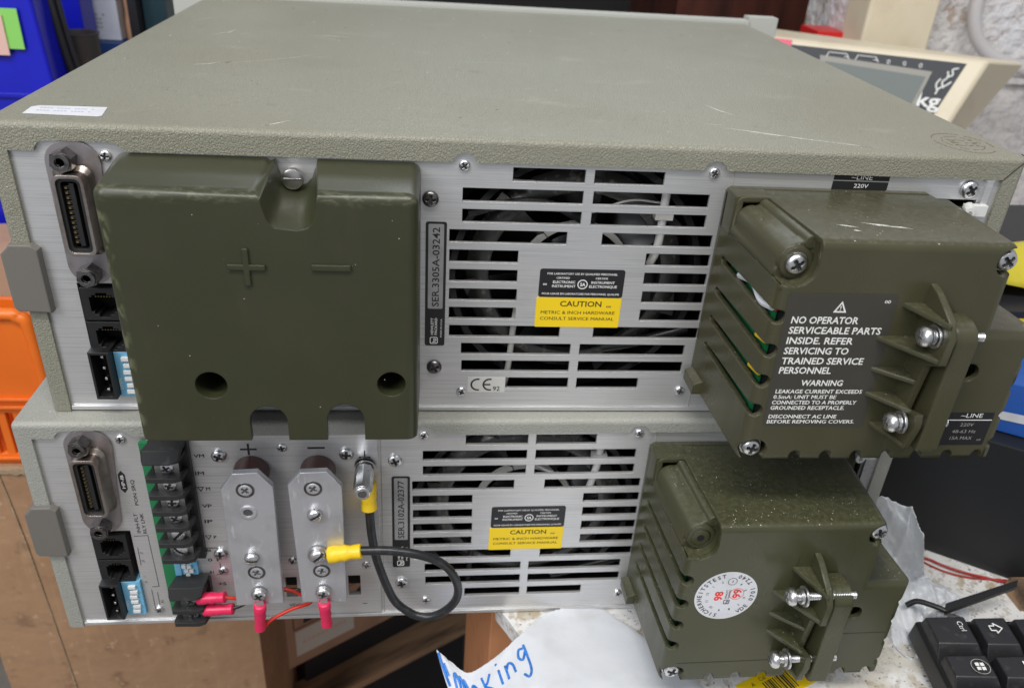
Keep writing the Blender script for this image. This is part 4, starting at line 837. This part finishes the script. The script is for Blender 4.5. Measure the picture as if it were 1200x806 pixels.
G['blackcard'] = mat('black_card', (.009, .010, .012), .5, bump=('noise', 40, .1, .5), var=(5, (.013, .014, .016), .4, .6))
G['box_blue'] = mat('blue_print', (.02, .10, .42), .35); G['yel_bag'] = mat('yellow_sheet', (.55, .47, .03), .4, bump=('noise', 50, .5, 2), var=(60, (.5, .42, .02), .5, .7))
G['key'] = mat('worn_black_key', (.020, .020, .022), .33, bump=('noise', 1200, .15, .06), bev=.6, var=(200, (.055, .050, .045), .55, .8)); G['kb'] = mat('keyboard_body', (.012, .012, .013), .4, bev=.8)

# ---- floor, walls
mb = MB(); mb.box(-2500, 2500, -1500, 2600, -760, -720, 'floor'); mb.build('floor', kind='structure')
mb = MB()
def rough_quad(mb, o, a, b, na, nb, amp, g, nrm):
    o, a, b, nrm = Vector(o), Vector(a), Vector(b), Vector(nrm); rnd = random.Random(3)
    v = [tuple(o + a * (i / na) + b * (j / nb) + nrm * rnd.uniform(-amp, amp)) for i in range(na + 1) for j in range(nb + 1)]
    mb.add(v, [(i * (nb + 1) + j, (i + 1) * (nb + 1) + j, (i + 1) * (nb + 1) + j + 1, i * (nb + 1) + j + 1) for i in range(na) for j in range(nb)], g)
rough_quad(mb, (655, 640, 52), (1400, 0, 0), (0, 0, 900), 60, 36, 5, 'wall', (0, 1, 0)); mb.box(650, 2055, 646, 760, -720, 960, 'wall')
mb.build('wall', kind='structure', smooth=70)
mb = MB(); rough_quad(mb, (560, 610, -720), (1500, 0, 0), (0, 0, 776), 60, 40, 4, 'felt', (0, 1, 0)); mb.box(560, 2060, 616, 640, -720, 52, 'felt'); mb.box(560, 2060, 604, 640, 50, 56, 'felt')
mb.build('wall', kind='structure', smooth=70)
c = MB(); c.tube([(790, 628, 320), (786, 624, 220), (783, 620, 140), (789, 618, 108), (804, 616, 88), (830, 612, 74), (900, 605, 58)], 7.5, 'pvc', 14); c.build('wall_conduit', label='grey conduit running down the flaking white wall behind the scale', cat='cable', smooth=60)

# ---- bench under the units
def slab(pts, z0, z1, g, top_rough=None):
    m_ = MB(); m_.add([(x, y, z0) for x, y in pts] + [(x, y, z1) for x, y in pts], [(i, (i + 1) % len(pts), len(pts) + (i + 1) % len(pts), len(pts) + i) for i in range(len(pts))] + [tuple(range(len(pts)))[::-1], tuple(range(len(pts), 2 * len(pts)))], g); return m_
slab([(209, -3), (214, -12), (221, -26), (228, -50), (234, -90), (238, -230), (1100, -230), (1100, 602), (206, 602), (207, 200)], -141, -129.9, 'bench').build('workbench', label='white paint-splattered bench top carrying the right half of the lower unit', cat='workbench')
slab([(-900, 400), (204, 400), (204, 1500), (-900, 1500)], -150, -130.5, 'bench_rear').build('rear_bench', label='grey bench behind the units carrying the blue bin and cartons', cat='workbench')
# crumbs and chips on the bench
cr = MB(); rc = random.Random(5)
for i in range(420):
    x, yv = rc.uniform(250, 540), rc.uniform(-75, 25); r = rc.uniform(.12, .55); a = rc.uniform(0, 6)
    P = [(x + r * math.cos(a + t), yv + r * math.sin(a + t) * .7, -129.85) for t in (0, 2.1, 4.2)]
    cr.add(P + [(x, yv, -129.85 + r * .7)], [(0, 1, 3), (1, 2, 3), (2, 0, 3)], 'soot' if rc.random() < .55 else 'card_edge')
cr.build('bench_crumbs', kind='stuff', label='dark crumbs and paint chips scattered on the white bench', cat='debris', smooth=0)

# ---- torn paper with blue handwriting
ROWS = [[(175.4, -21.6, -141), (184, -27, -145), (192.2, -33, -146), (206, -31.6, -137), (220.4, -23.4, -129.4), (236, -10, -129.0), (266, -2, -129.6)],
        [(181.7, -39.6, -150), (190, -45, -151), (198, -49, -149), (210, -51, -139), (226, -48, -129.8), (248, -42, -128.9), (290, -30, -129.6)],
        [(190, -62, -160), (197, -68, -158), (204, -74, -152), (216, -80, -141), (236, -80, -130), (262, -76, -129.0), (312, -60, -129.6)],
        [(196, -90, -168), (204, -96, -164), (211, -102, -156), (222, -108, -144), (240, -108, -130), (272, -108, -129), (320, -100, -129.6)]]
def cr_(a, b, c, d, t): return tuple(.5 * ((2 * q) + (r - p) * t + (2 * p - 5 * q + 4 * r - s) * t * t + (3 * q - p - 3 * r + s) * t ** 3) for p, q, r, s in zip(a, b, c, d))
def spl(P, t):
    n = len(P); t = max(0, min(n - 1.0001, t)); i = int(t); g = lambda k: P[max(0, min(n - 1, k))]
    return cr_(g(i - 1), g(i), g(i + 1), g(i + 2), t - i)
def paper(u, v): return Vector(spl([spl(r, u) for r in ROWS], v))
def crease(u, v):
    q = 0
    for (a_, b_, c_, k_) in ((1.7, 2.3, .3, .5), (-2.6, 1.9, 1.1, .4), (3.9, 4.1, 2.0, .22), (1.1, -6.7, .7, .2)): q += k_ * (1 - 2 * abs(math.sin(a_ * u + b_ * v + c_)))
    return .55 * q + (.5 if u > 3.6 else 0)
NU, NV = 120, 70; mb = MB(); rp = random.Random(2); v = []
for i in range(NU + 1):
    for j in range(NV + 1):
        u, vv = 6 * i / NU, 3 * j / NV
        if i == NU: u -= rp.uniform(0, .12) + .5 * (.5 + .5 * math.sin(vv * 4.1))
        if j == 0: vv += rp.uniform(0, .05)
        p = paper(u, vv); p.z += crease(u, vv); v.append(tuple(p))
mb.add(v, [(i * (NV + 1) + j, (i + 1) * (NV + 1) + j, (i + 1) * (NV + 1) + j + 1, i * (NV + 1) + j + 1) for i in range(NU) for j in range(NV)], 'paper')
ps = empty('paper_sheet', label='torn white paper curling off the bench edge with blue marker handwriting', cat='paper')
sh = mb.build('sheet', ps, smooth=28); md = sh.modifiers.new('thick', 'SOLIDIFY'); md.thickness = .0003; md.offset = -1
ink = MB()
def surf(u, v):
    p = paper(u, v); p.z += crease(u, v)
    du = paper(u + .02, v) - paper(u - .02, v); dv = paper(u, v + .02) - paper(u, v - .02); n = du.cross(dv).normalized(); n = n if n.z > 0 else -n; return p + n * .25
STROKES = [[(.15, .1), (.2, .5), (.3, .9)], [(.35, .35), (.42, .65)],
           [(.72, .95), (.80, .55), (.90, .45), (1.02, .60), (1.02, .92)], [(1.02, .62), (1.15, .46), (1.30, .58), (1.32, .9)], [(1.32, .6), (1.45, .46), (1.6, .6), (1.62, .88)],
           [(1.86, .72), (1.98, .56), (2.12, .7), (2.04, .9), (1.88, .86), (1.86, .72)],
           [(2.42, .42), (2.44, .66), (2.46, .98)], [(2.72, .44), (2.58, .62), (2.46, .70), (2.62, .80), (2.82, .92)],
           [(3.02, .5), (3.03, .66), (3.05, .84)], [(2.98, .30), (3.0, .34)],
           [(3.26, .5), (3.27, .66), (3.28, .82)], [(3.28, .62), (3.38, .5), (3.5, .58), (3.53, .78)],
           [(3.92, .42), (3.78, .40), (3.72, .55), (3.82, .64), (3.95, .5)], [(3.96, .36), (3.97, .62), (3.94, .9), (3.82, 1.02), (3.72, .92)]]
for s_ in STROKES: ink.tube([surf(u, v) for u, v in s_], .75, 'ink_b', 6, 4)
ink.build('blue_handwriting', ps, smooth=60)

# ---- boxes below the units
def tilted_box(name, x0, x1, y0, y1, z0, z1, g, rz=0, label='', cat='box', extra=None, rx=0, group=None, bev=1.2):
    r = empty(name, ((x0 + x1) / 2, (y0 + y1) / 2, z0), R(rz), label=label, cat=cat, group=group); r.rotation_euler.x = R(rx)
    a, b, h = (x1 - x0) / 2, (y1 - y0) / 2, z1 - z0
    mb = MB(); mb.box(-a, a, -b, b, 0, h, g); mb.build('body', r, bevel=(lambda e: True, bev, 2))
    if extra: extra(r, a, b, h)
    return r
def card_wear(r, a, b, h):
    m_ = MB(); m_.tube([(-a + 40, -b - .3, h), (-a + 44, -b - .6, h - 60), (-a + 47, -b - .3, h - 150), (-a + 50, -b - .5, h - 240), (-a + 58, -b - .4, h - 330)], .55, 'card_edge', 6, 8)
    m_.build('fold_crease', r, smooth=60)
    m_ = MB(); rr = random.Random(8); v = []; n = 60
    for i in range(n + 1):
        x = -a + (2 * a) * i / n; v += [(x, -b - 1.4, h - 3.2 + rr.uniform(-.8, .8)), (x, -b - 1.4, h + 1.0 + rr.uniform(-.7, .7)), (x, -b + 2.5, h + .8 + rr.uniform(-.3, .3))]
    m_.add(v, [q for i in range(n) for q in ((3 * i, 3 * i + 1, 3 * i + 4, 3 * i + 3), (3 * i + 1, 3 * i + 2, 3 * i + 5, 3 * i + 4))], 'card_edge'); m_.build('torn_edge', r, smooth=60)
tilted_box('cardboard_box', -150, 43, 125, 470, -719, -133, 'card', label='large brown cardboard box under the left end of the lower unit', cat='cardboard box', extra=card_wear)
def lab2(r, a, b, h):
    m_ = MB(); m_.box(-a + 10, -a + 70, -b - .4, -b, 13, 45, 'cream_card'); [m_.box(-a + 17 + 4.6 * q, -a + 20.4 + 4.6 * q, -b - .5, -b, 27, 30, 'pink_note') for q in range(10)]; m_.build('address_label', r, smooth=0)
    for x in (9, 62):
        m_ = MB(); m_.ring(rrect(-a + x + 20, 60, 40, 24, 1), rrect(-a + x + 20, 60, 38.6, 22.6, 1), -b - .3, -b, 'ink'); m_.prism([(-a + x + 10, 52), (-a + x + 24, 52), (-a + x + 28, 58), (-a + x + 18, 66), (-a + x + 11, 60)], -b - .3, -b, 'ink'); m_.build('handling_mark', r, smooth=0)
tilted_box('cardboard_box', -2, 168, 246, 356, -440, -325, 'card_dk', rz=33, label='small brown cardboard box with a pale address label, below the bus bars', cat='cardboard box', extra=lab2)
tilted_box('shade_gap_block', 10, 200, 262, 372, -719, -440.5, 'dark', rz=33, label='added block carrying the small labelled cardboard box, coloured dark like the shaded gap', cat='block')  # added support; its dark colour stands for the shaded gap under the box
tilted_box('cardboard_box', 204, 262, 6, 120, -719, -142.5, 'terra', rz=3, label='orange-brown carton standing just under the torn paper and bench edge', cat='cardboard box')
pr = empty('wooden_plank', (150, 262, -719), R(31), label='weathered brown plank on trestle legs running diagonally past the small box', cat='plank')
m_ = MB(); m_.box(-190, 190, -17, 17, 240, 249, 'plank'); m_.build('board', pr)
for q in (-170, 165): m_ = MB(); m_.box(q, q + 14, -12, 12, 0, 240, 'plank'); m_.build('leg', pr)
# ---- orange crate, cartons at the left
cr = empty('plastic_crate', (-132, 240, -133), label='bright orange slotted plastic crate left of the upper unit', cat='crate')
m_ = MB(); hl = [(-62 + 9.5 * i, -57.5 + 9.5 * i, 8, 40) for i in range(13)]
m_.holed(-70, 62, 0, 108, hl, -108, -104.5, 'orange'); m_.build('front_wall', cr)
m_ = MB(); m_.box(-70, -66, -104, -30, 0, 106, 'orange'); m_.box(58, 62, -104, -30, 0, 106, 'orange'); m_.box(-66, 58, -34, -30, 0, 84, 'orange'); m_.box(-66, 58, -104, -34, 0, 4, 'orange'); m_.build('side_walls', cr)
m_ = MB(); m_.tube([(-70, -107, 109), (40, -107, 111), (56, -107, 109), (61, -107, 100), (62.4, -107, 60), (62.4, -107, 6)], 4.0, 'orange', 12); m_.tube([(61, -104, 107), (61, -34, 106)], 3.4, 'orange', 10); m_.build('rim', cr, smooth=60)
m_ = MB(); [m_.box(-70, 61, -110.5, -108, z, z + 2.2, 'orange') for z in (4, 44, 50)]; m_.build('rib', cr)
tilted_box('cardboard_box', -420, -128, 330, 395, -325, -70, 'card_dk', label='brown box edge just above the orange crate at the left', cat='cardboard box')

# ---- blue bin with sticky notes, and the clutter beside it
bb = empty('storage_bin', (-240, 520, -130), label='royal blue storage bin with pink and green notes stuck on it', cat='storage bin')
m_ = MB(); m_.loft([(-130, 0), (106, 0), (90, 270), (-130, 270)], -112, [(-130, 0), (106, 0), (90, 270), (-130, 270)], -52, 'blue'); m_.build('body', bb, bevel=(lambda e: True, 3, 3))
m_ = MB(); m_.box(-130, 94, -116, -112, 258, 274, 'blue'); m_.box(-130, 96, -114, -112, 168, 172, 'blue'); m_.build('rim', bb)
m_ = MB(); m_.box(40, 68, -116.6, -115.8, 203, 234, 'pink_note'); m_.build('pink_note', bb)
m_ = MB(); m_.box(60, 80, -115.2, -114.4, 208, 239, 'green_note'); m_.build('green_note', bb)
# dark cable hoses
cb = empty('cable_bundle', (-150, 440, -130), label='bundle of black cables hanging beside the blue bin', cat='cables')
for k, (dx, dz_, r, g) in enumerate(((-9, 0, 4.4, 'dark'), (0, 4, 3.4, 'dark'), (7, 0, 4.0, 'dark'), (13, 2, 2.2, 'dark'))):
    m_ = MB(); m_.tube([(dx + 12, 8 * (k % 2), 0), (dx + 6, 4, 140), (dx - 1, 0, 210), (dx - 7, 4, 260), (dx - 12, 10, 330)], r, g, 10, 5); m_.build('cable', cb, smooth=60)
m_ = MB(); m_.tube([(4, 12, 130), (2, 10, 180), (-2, 10, 230)], 2.4, 'peach', 8); m_.build('cable', cb, smooth=60)
tilted_box('storage_bin', -196, -168, 555, 590, -130, 230, 'blue', label='narrow blue bin standing behind the black cables', cat='storage bin')
cup = MB(); cup.lathe([(12, 0), (15, 20), (16, 214), (17.2, 217), (15.5, 217), (14.6, 212), (14, 40)], (-141, 470, -135), (0, 0, 1), 'dark_cup', 28); cup.build('tall_canister', label='dark round canister between the black cables and the white carton', cat='canister', smooth=50)
def wlab(r, a, b, h):
    m_ = MB(); rr = random.Random(4)
    for i in range(5):
        for j in range(4):
            if rr.random() < .8: m_.box(-8 + i * 3.4, -8 + i * 3.4 + 2.2, -b - .5, -b, 12 + j * 4, 12 + j * 4 + 1.6, 'ink_g')
    m_.build('printed_mark', r, smooth=0)
tilted_box('carton', -192, -149, 600, 640, 52.5, 240, 'carton', label='white carton with small grey print standing on a dull blue box', cat='carton', extra=wlab)
tilted_box('storage_box', -210, -128, 590, 700, -130, 52, 'blue_dk', label='dull blue box under the white carton', cat='box')
bt = MB(); bt.lathe([(9, 0), (11, 6), (11, 110), (9.5, 120), (10.5, 150), (8, 190), (3.5, 205), (3.5, 240)], (-138, 618, -40), (0, 0, 1), 'peach', 24); bt.build('peach_bottle', label='peach coloured bottle between the white carton and the dark box', cat='bottle', smooth=50)
tilted_box('storage_box', -150, -126, 590, 640, -130, -40.5, 'dark', label='dark block under the peach bottle', cat='box')
tilted_box('carton', -126, -117, 560, 660, -130, 230, 'dark', label='slim black upright carton beside the dark teal box', cat='carton')
tilted_box('carton', -116, -93, 575, 690, -130, 230, 'teal', label='dark teal upright carton left of the cream board', cat='carton')
tilted_box('cream_board', -92, 2, 640, 665, -130, 260, 'cream_card', label='cream white board standing behind the far left corner of the lid', cat='board')

# ---- dark cabinet and shelf behind
cab = empty('cabinet', (200, 1000, -720), label='red-brown wooden cabinet with a black open bay behind the units', cat='cabinet')
m_ = MB(); m_.box(330, 760, -60, 300, 0, 1100, 'wood'); m_.build('wood_side', cab); m_ = MB(); m_.box(-160, 330, 240, 260, 0, 1100, 'void'); m_.box(-160, 328, -60, 240, 1080, 1100, 'wood'); m_.box(-160, 328, -58, 240, 0, 640, 'void'); m_.build('open_bay', cab)
m_ = MB(); m_.box(560, 575, -62, -60, 0, 1100, 'dark'); m_.box(332, 760, -63, -60, 760, 772, 'wood'); m_.build('door_gap', cab)
rs = empty('dark_backdrop', (-500, 1400, -720), label='dark backdrop far behind the blue bin, added to hide the bright world', cat='backdrop'); m_ = MB(); m_.box(-900, 560, 0, 30, 0, 1500, 'dark'); m_.build('backdrop_panel', rs)  # added dark screen, keeps the bright world background out of view
m_ = MB(); m_.box(-900, 560, -300, 0, 560, 580, 'dark'); m_.build('board', rs)

# ---- counting scale at the right
O = Vector((710.9, 459.0, 98.0)); e1 = Vector((-.9178, .3970, 0)); nn = Vector((-.3970, -.9178, 0)); dn = nn * math.sin(R(30)) + Vector((0, 0, -math.cos(R(30)))); fn = e1.cross(dn).normalized(); fn = fn if fn.dot(nn) > 0 else -fn
sca = empty('weighing_scale', tuple(O + Vector((-60, 60, -228))), label='cream weighing scale with dark display panel reading kg', cat='scale'); off = O + Vector((-60, 60, -228))
def sp(e, d, k=0): return O + e1 * e + dn * d + fn * k - off
m_ = MB()
F4 = [sp(0, 0), sp(226, 0), sp(200, 150), sp(52, 150)]; bk = lambda e, k, z: O + e1 * e - nn * k + Vector((0, 0, z)) - off
B4 = [bk(-46, 62, -7), bk(236, 70, 0), bk(210, 90, -170), bk(20, 90, -170)]
m_.poly3([tuple(p) for p in F4], [tuple(p) for p in B4], 'cream'); m_.build('housing', sca, bevel=(lambda e: True, 4, 3), smooth=50)
m_ = MB(); P = [(19.5, 6), (205, 6.4), (190, 110), (58, 110)]; m_.poly3([tuple(sp(e, d, .6)) for e, d in P], [tuple(sp(e, d, -1)) for e, d in P], 'scale_face'); m_.build('display_panel', sca)
m_ = MB(); P = [(49, 18), (156, 14), (150, 62), (60, 62)]; m_.poly3([tuple(sp(e, d, 1.6)) for e, d in P], [tuple(sp(e, d, .7)) for e, d in P], 'lcd_frame'); m_.build('screen_frame', sca)
m_ = MB(); P = [(54, 24), (150, 20), (144, 58), (63, 58)]; m_.poly3([tuple(sp(e, d, 2.2)) for e, d in P], [tuple(sp(e, d, 1.7)) for e, d in P], 'lcd'); m_.build('screen', sca)
m_ = MB(); U_, D2 = -e1, -dn
m_.text('kg', tuple(sp(57, 53, 1.6)), 'ink_w', 14, 21, right=U_, up=D2, bold=.02)

for e0, e1_ in ((150, 128), (122, 100)):
    for a_, b_ in (((e0, 15), (e0 - 2, 10)), ((e0 - 2, 10), (e1_ + 3, 10)), ((e1_ + 3, 10), (e1_, 15)), ((e1_ + 5, 13), (e1_ + 1, 13))): m_.tube([tuple(sp(*a_, 1.4)), tuple(sp(*b_, 1.4))], .55, 'ink_w', 4, 1)

for e in (62, 77, 92): m_.text('0', tuple(sp(e, 15.5, 1.4)), 'ink_w', 4.6, right=U_, up=D2)
for P_ in ([(26, 12), (31, 14), (30, 19), (35, 22)], [(35, 16), (34, 22), (38, 27), (36, 33)], [(30, 26), (34, 30), (40, 34), (42, 40)], [(40, 24), (43, 30), (41, 36)]): m_.tube([tuple(sp(a_, b_, 1.4)) for a_, b_ in P_], .9, 'ink_w', 5, 3)
m_.build('panel_print', sca, smooth=0, fix=False, kind='stuff')
m_ = MB(); P = [(186, 2), (204, 2), (203, 11), (186, 10)]; m_.poly3([tuple(sp(e, d, 1.3)) for e, d in P], [tuple(sp(e, d, .7)) for e, d in P], 'pink_vinyl'); m_.build('red_badge', sca)
m_ = MB(); m_.box(-5, 75, 75, 130, -2, 420, 'cream'); m_.build('support_column', sca, bevel=(lambda e: True, 4, 3))
m_ = MB(); m_.box(-20, 120, -10, 160, 0, 60, 'cream'); m_.build('base', sca, bevel=(lambda e: True, 4, 3))
tilted_box('red_container', 615, 665, 640, 690, -130, 92, 'red', label='red container peeping out behind the cream scale', cat='container')

# ---- right edge: black box, blue printed box, yellow sheet
tilted_box('black_box', 455, 715, -15, 155, -129.8, -41, 'blackcard', label='matt black carton on the bench right of the lower unit', cat='box', rz=-33)
def stripe(r, a, b, h):
    m_ = MB(); m_.add([(-a + 4, -b - .4, h - 21), (a, -b - .4, h - 5), (a, -b - .4, h - 13), (-a + 4, -b - .4, h - 26)], [(0, 1, 2, 3)], 'lab_white'); m_.build('white_stripe', r, smooth=0)
tilted_box('printed_carton', 492, 712, -10, 140, -40.5, -8, 'box_blue', label='blue printed carton with a white stripe lying on the black box', cat='carton', extra=stripe, rz=-31)
def bands(r, a, b, h):
    for z, g, t in ((h - 10, 'lab_yel', 5), (h - 18, 'carton', 6), (h - 27, 'green_note', 2.5)):
        m_ = MB(); m_.box(-a + 1, a, -b - .5, -b, z, z + t, g); m_.build('printed_band', r, smooth=0)
tilted_box('magazine_stack', 478, 700, 75, 260, -7.5, 21, 'dark', label='dark magazine stack with yellow and white bands under the yellow sheet', cat='magazines', extra=bands, rz=2)
m_ = MB(); v = []; n = 16
for i in range(n + 1):
    for j in range(n + 1):
        s_, t = i / n, j / n; v.append((468 + 130 * s_, 84 + 60 * t + 6 * math.sin(5 * s_), 22 + 30 * math.sin(math.pi * min(1, t * .9 + .12)) * (.6 + .4 * s_) + 3 * math.sin(9 * s_ + 3 * t)))
m_.add(v, [(i * (n + 1) + j, (i + 1) * (n + 1) + j, (i + 1) * (n + 1) + j + 1, i * (n + 1) + j + 1) for i in range(n) for j in range(n)], 'yel_bag')
yb = m_.build('yellow_sheet', label='crumpled yellow plastic sheet at the right edge above dark magazines', cat='plastic sheet', smooth=60); md = yb.modifiers.new('t', 'SOLIDIFY'); md.thickness = .0006
w_ = MB(); w_.tube([(466, 30, -128.6), (479, 26, -128.4), (486, 20, -128.2), (494, 15, -128.3), (506, 10, -128.5), (524, 4, -128.3), (560, 0, -128)], .75, 'red_wire', 8, 6); w_.tube([(472, 28, -129), (484, 16, -128.8), (497, 10, -128.6), (512, 8, -128.6), (560, 2, -128)], .55, 'red_wire', 8, 6)
w_.mats = ['red_dull']; w_.build('red_wire', label='thin red wires lying on the bench in front of the black box', cat='wire', smooth=60)
# ---- crumpled white film between cover and keyboard
def sheet(name, rows, g, label, cat, thick=.0004, nu=80, nv=60, wob=.8):
    v = []
    for i in range(nu + 1):
        for j in range(nv + 1):
            u, t = (len(rows[0]) - 1) * i / nu, (len(rows) - 1) * j / nv
            p = Vector(spl([spl(r, u) for r in rows], t)); q = 0
            for (a_, b_, c_, k_) in ((2.9, 1.7, .3, 1.0), (-1.9, 3.3, 1.1, .8), (5.3, 2.2, 2.0, .5), (1.2, -6.1, .7, .5), (9.1, 4.7, .2, .28), (-7.3, 8.3, 1.9, .25)): q += k_ * (1 - 2 * abs(math.sin(a_ * u + b_ * t + c_)))
            p += Vector((-.25, -.45, .86)) * (wob * q); v.append(tuple(p))
    m_ = MB(); m_.add(v, [(i * (nv + 1) + j, (i + 1) * (nv + 1) + j, (i + 1) * (nv + 1) + j + 1, i * (nv + 1) + j + 1) for i in range(nu) for j in range(nv)], g)
    o = m_.build(name, label=label, cat=cat, smooth=24); md = o.modifiers.new('t', 'SOLIDIFY'); md.thickness = thick; return o
sheet('plastic_film', [[(404, -6, -50), (414, -7, -51), (427, -9, -57), (433, -16, -66)], [(416, 0, -84), (426, -3, -88), (438, -10, -90), (446, -14, -98)], [(424, -12, -112), (432, -12, -116), (444, -8, -114), (457, -4, -112)], [(424, -36, -128.6), (436, -34, -126), (450, -22, -124), (464, -14, -118)], [(432, -50, -129), (444, -40, -129), (456, -26, -129), (468, -16, -128)]],
      'film', 'crumpled white plastic film between the lower shroud and the keyboard', 'plastic film', wob=1.5)
sheet('paper_scrap', [[(452, 4, -128.8), (462, 4, -122), (474, 2, -126), (482, -2, -129)], [(450, -8, -128), (462, -8, -119), (474, -8, -122), (484, -12, -128.8)], [(446, -18, -129), (458, -18, -125), (470, -20, -126), (478, -22, -129)]],
      'paper', 'small white paper scrap beside the film and the black arm', 'paper', wob=.6)
# ---- black arm
am = empty('support_arm', (450, -33, -112), label='thin black plastic arm reaching from the keyboard to the black box', cat='arm')
m_ = MB(); m_.poly3([(2, 1, -1), (52, 15, 2), (55, 19, 3), (5, 6, 0)], [(2, 1, 1.6), (52, 15, 4.6), (55, 19, 5.6), (5, 6, 2.6)], 'kb'); m_.build('bar', am)
m_ = MB(); m_.tube([(-12, 13, -6), (-7, 12, -2), (0, 6, 0), (4, 2, .5)], 1.6, 'kb', 8); m_.build('hook', am, smooth=60)
tb = MB(); tb.prism([(514, -129.4), (550, -129.4), (550, -121), (516, -121)], -16, 2, 'plank'); tb.build('wood_offcut', label='small brown wood offcut behind the keyboard at the right edge', cat='wood')

# ---- keyboard
kb = empty('keyboard', (434.5, -36.5, -129.8), R(0), label='dusty black computer keyboard turned sideways at the lower right corner', cat='keyboard')
KM = Matrix.Rotation(R(-7), 4, 'Z') @ Matrix.Rotation(R(-4), 4, 'Y')
kb.matrix_world = Matrix.Translation(Vector((433.0, -34.0, -126.0)) * S) @ KM
m_ = MB()
m_.add([(0, 0, 0), (170, 6, 0), (170, -260, 0), (0, -260, 0), (1.5, -1, 13), (168, 4, 13), (168, -258, 13), (1.5, -258, 13)], [(3, 2, 1, 0), (4, 5, 6, 7), (0, 1, 5, 4), (1, 2, 6, 5), (2, 3, 7, 6), (3, 0, 4, 7)], 'kb'); m_.build('body', kb, bevel=(lambda e: True, 1.8, 3))
def key(x, y, wx, wy, prints=()):                # x: towards the back rows, y: negative along the row
    m_ = MB(); t = 2.6
    lo = [(x, y, 12.5), (x + wx, y, 12.5), (x + wx, y - wy, 12.5), (x, y - wy, 12.5)]; hi = [(x + .8, y - 2.0, 20), (x + wx - 3.2, y - 1.6, 20.6), (x + wx - 3.2, y - wy + 4.6, 20.6), (x + .8, y - wy + 5.0, 20)]
    m_.add(lo + hi, [(3, 2, 1, 0), (4, 5, 6, 7), (0, 1, 5, 4), (1, 2, 6, 5), (2, 3, 7, 6), (3, 0, 4, 7)], 'key'); o = m_.build('key', kb, bevel=(lambda e: e.verts[0].co.z > .015 or e.verts[1].co.z > .015, .9, 2))
    for kind in prints:
        q = MB()
        if kind[0] == 't': q.text(kind[1], (x + kind[2], y - kind[3], 21.0), 'ink_w', kind[4], right=(.05, -1, 0), up=(1, .05, 0))
        if kind[0] == 'arrow':
            cx_, cy_ = x + kind[1], y - kind[2]; A = [(3.6, 0), (0, -3.2), (0, -1.5), (-2.6, -1.5), (-2.6, 1.5), (0, 1.5), (0, 3.2)]
            for a, b in zip(A, A[1:] + A[:1]): q.tube([(cx_ + a[0], cy_ + a[1], 21), (cx_ + b[0], cy_ + b[1], 21)], .32, 'ink_w', 5, 1)
        if kind[0] == 'win':
            cx_, cy_ = x + kind[1], y - kind[2]
            for a in (-2.2, .25):
                for b in (-2.2, .25): q.add([(cx_ + a, cy_ + b, 21), (cx_ + a + 1.9, cy_ + b + .2, 21), (cx_ + a + 1.9, cy_ + b + 2.1, 21), (cx_ + a, cy_ + b + 1.9, 21)], [(0, 1, 2, 3)], 'ink_w')
            R_o, R_i = circ(cx_, cy_, 4.6, 24), circ(cx_, cy_, 4.2, 24); q.add([(a, b, 20.95) for a, b in R_o] + [(a, b, 20.95) for a, b in R_i], [(i, (i + 1) % 24, 24 + (i + 1) % 24, 24 + i) for i in range(24)], 'ink_g')
        if kind[0] == 'dash': q.add([(x + a, y - b, 21) for a, b in kind[1]], [(0, 1, 2, 3)], 'ink_w')
        q.build('key_print', o, smooth=0, fix=False)
key(3, -3, 24, 24, [('t', 'Ctrl', 15.0, 5.5, 2.8)]); key(28, -3, 20, 24, [('arrow', 8.5, 9.5)]); key(49, -3, 20, 24); key(70, -3, 20, 24)
for r_i, (x, wx) in enumerate(((3, 24), (28, 20), (49, 20), (70, 20))):
    for k in range(6):
        y_ = -28 - 20 * k
        key(x, y_, wx, 19.4, [('win', 15, 9.0)] if (r_i, k) == (0, 0) else ([('dash', [(12, 5), (12.9, 5.2), (12.9, 9), (12, 9)])] if (r_i, k) == (1, 0) else ()))

# ---- yellow barcode label on the bench, partly under the lower shroud
bl = empty('barcode_label', (352, -58, -129.8), R(24), label='yellow barcode label on the bench under the lower shroud', cat='label')
m_ = MB(); m_.prism([(0, 0)] * 0 or rrect(0, 0, 46, 17, 1.5), 0, .3, 'lab_yel', Matrix.Rotation(R(90), 4, 'X')); m_.build('label_sheet', bl)
m_ = MB(); rr = random.Random(9); x = -9
while x < 8:
    wd = rr.choice((.4, .7, 1.1)); m_.box(x, x + wd, -6.5, 3.5, .02, .32 if False else .36, 'ink'); x += wd + rr.choice((.4, .6, .9))
m_.text('Cal', (-9, 4.6, .36), 'ink', 2.2, right=(1, 0, 0), up=(0, 1, 0)); m_.text('A', (-15, 3.6, .36), 'ink', 2.2, right=(1, 0, 0), up=(0, 1, 0)); [m_.box(-2 + 2.4 * q, -.2 + 2.4 * q, 4.8, 6.2, .02, .36, 'ink') for q in range(4)]; m_.build('barcode', bl, smooth=0)
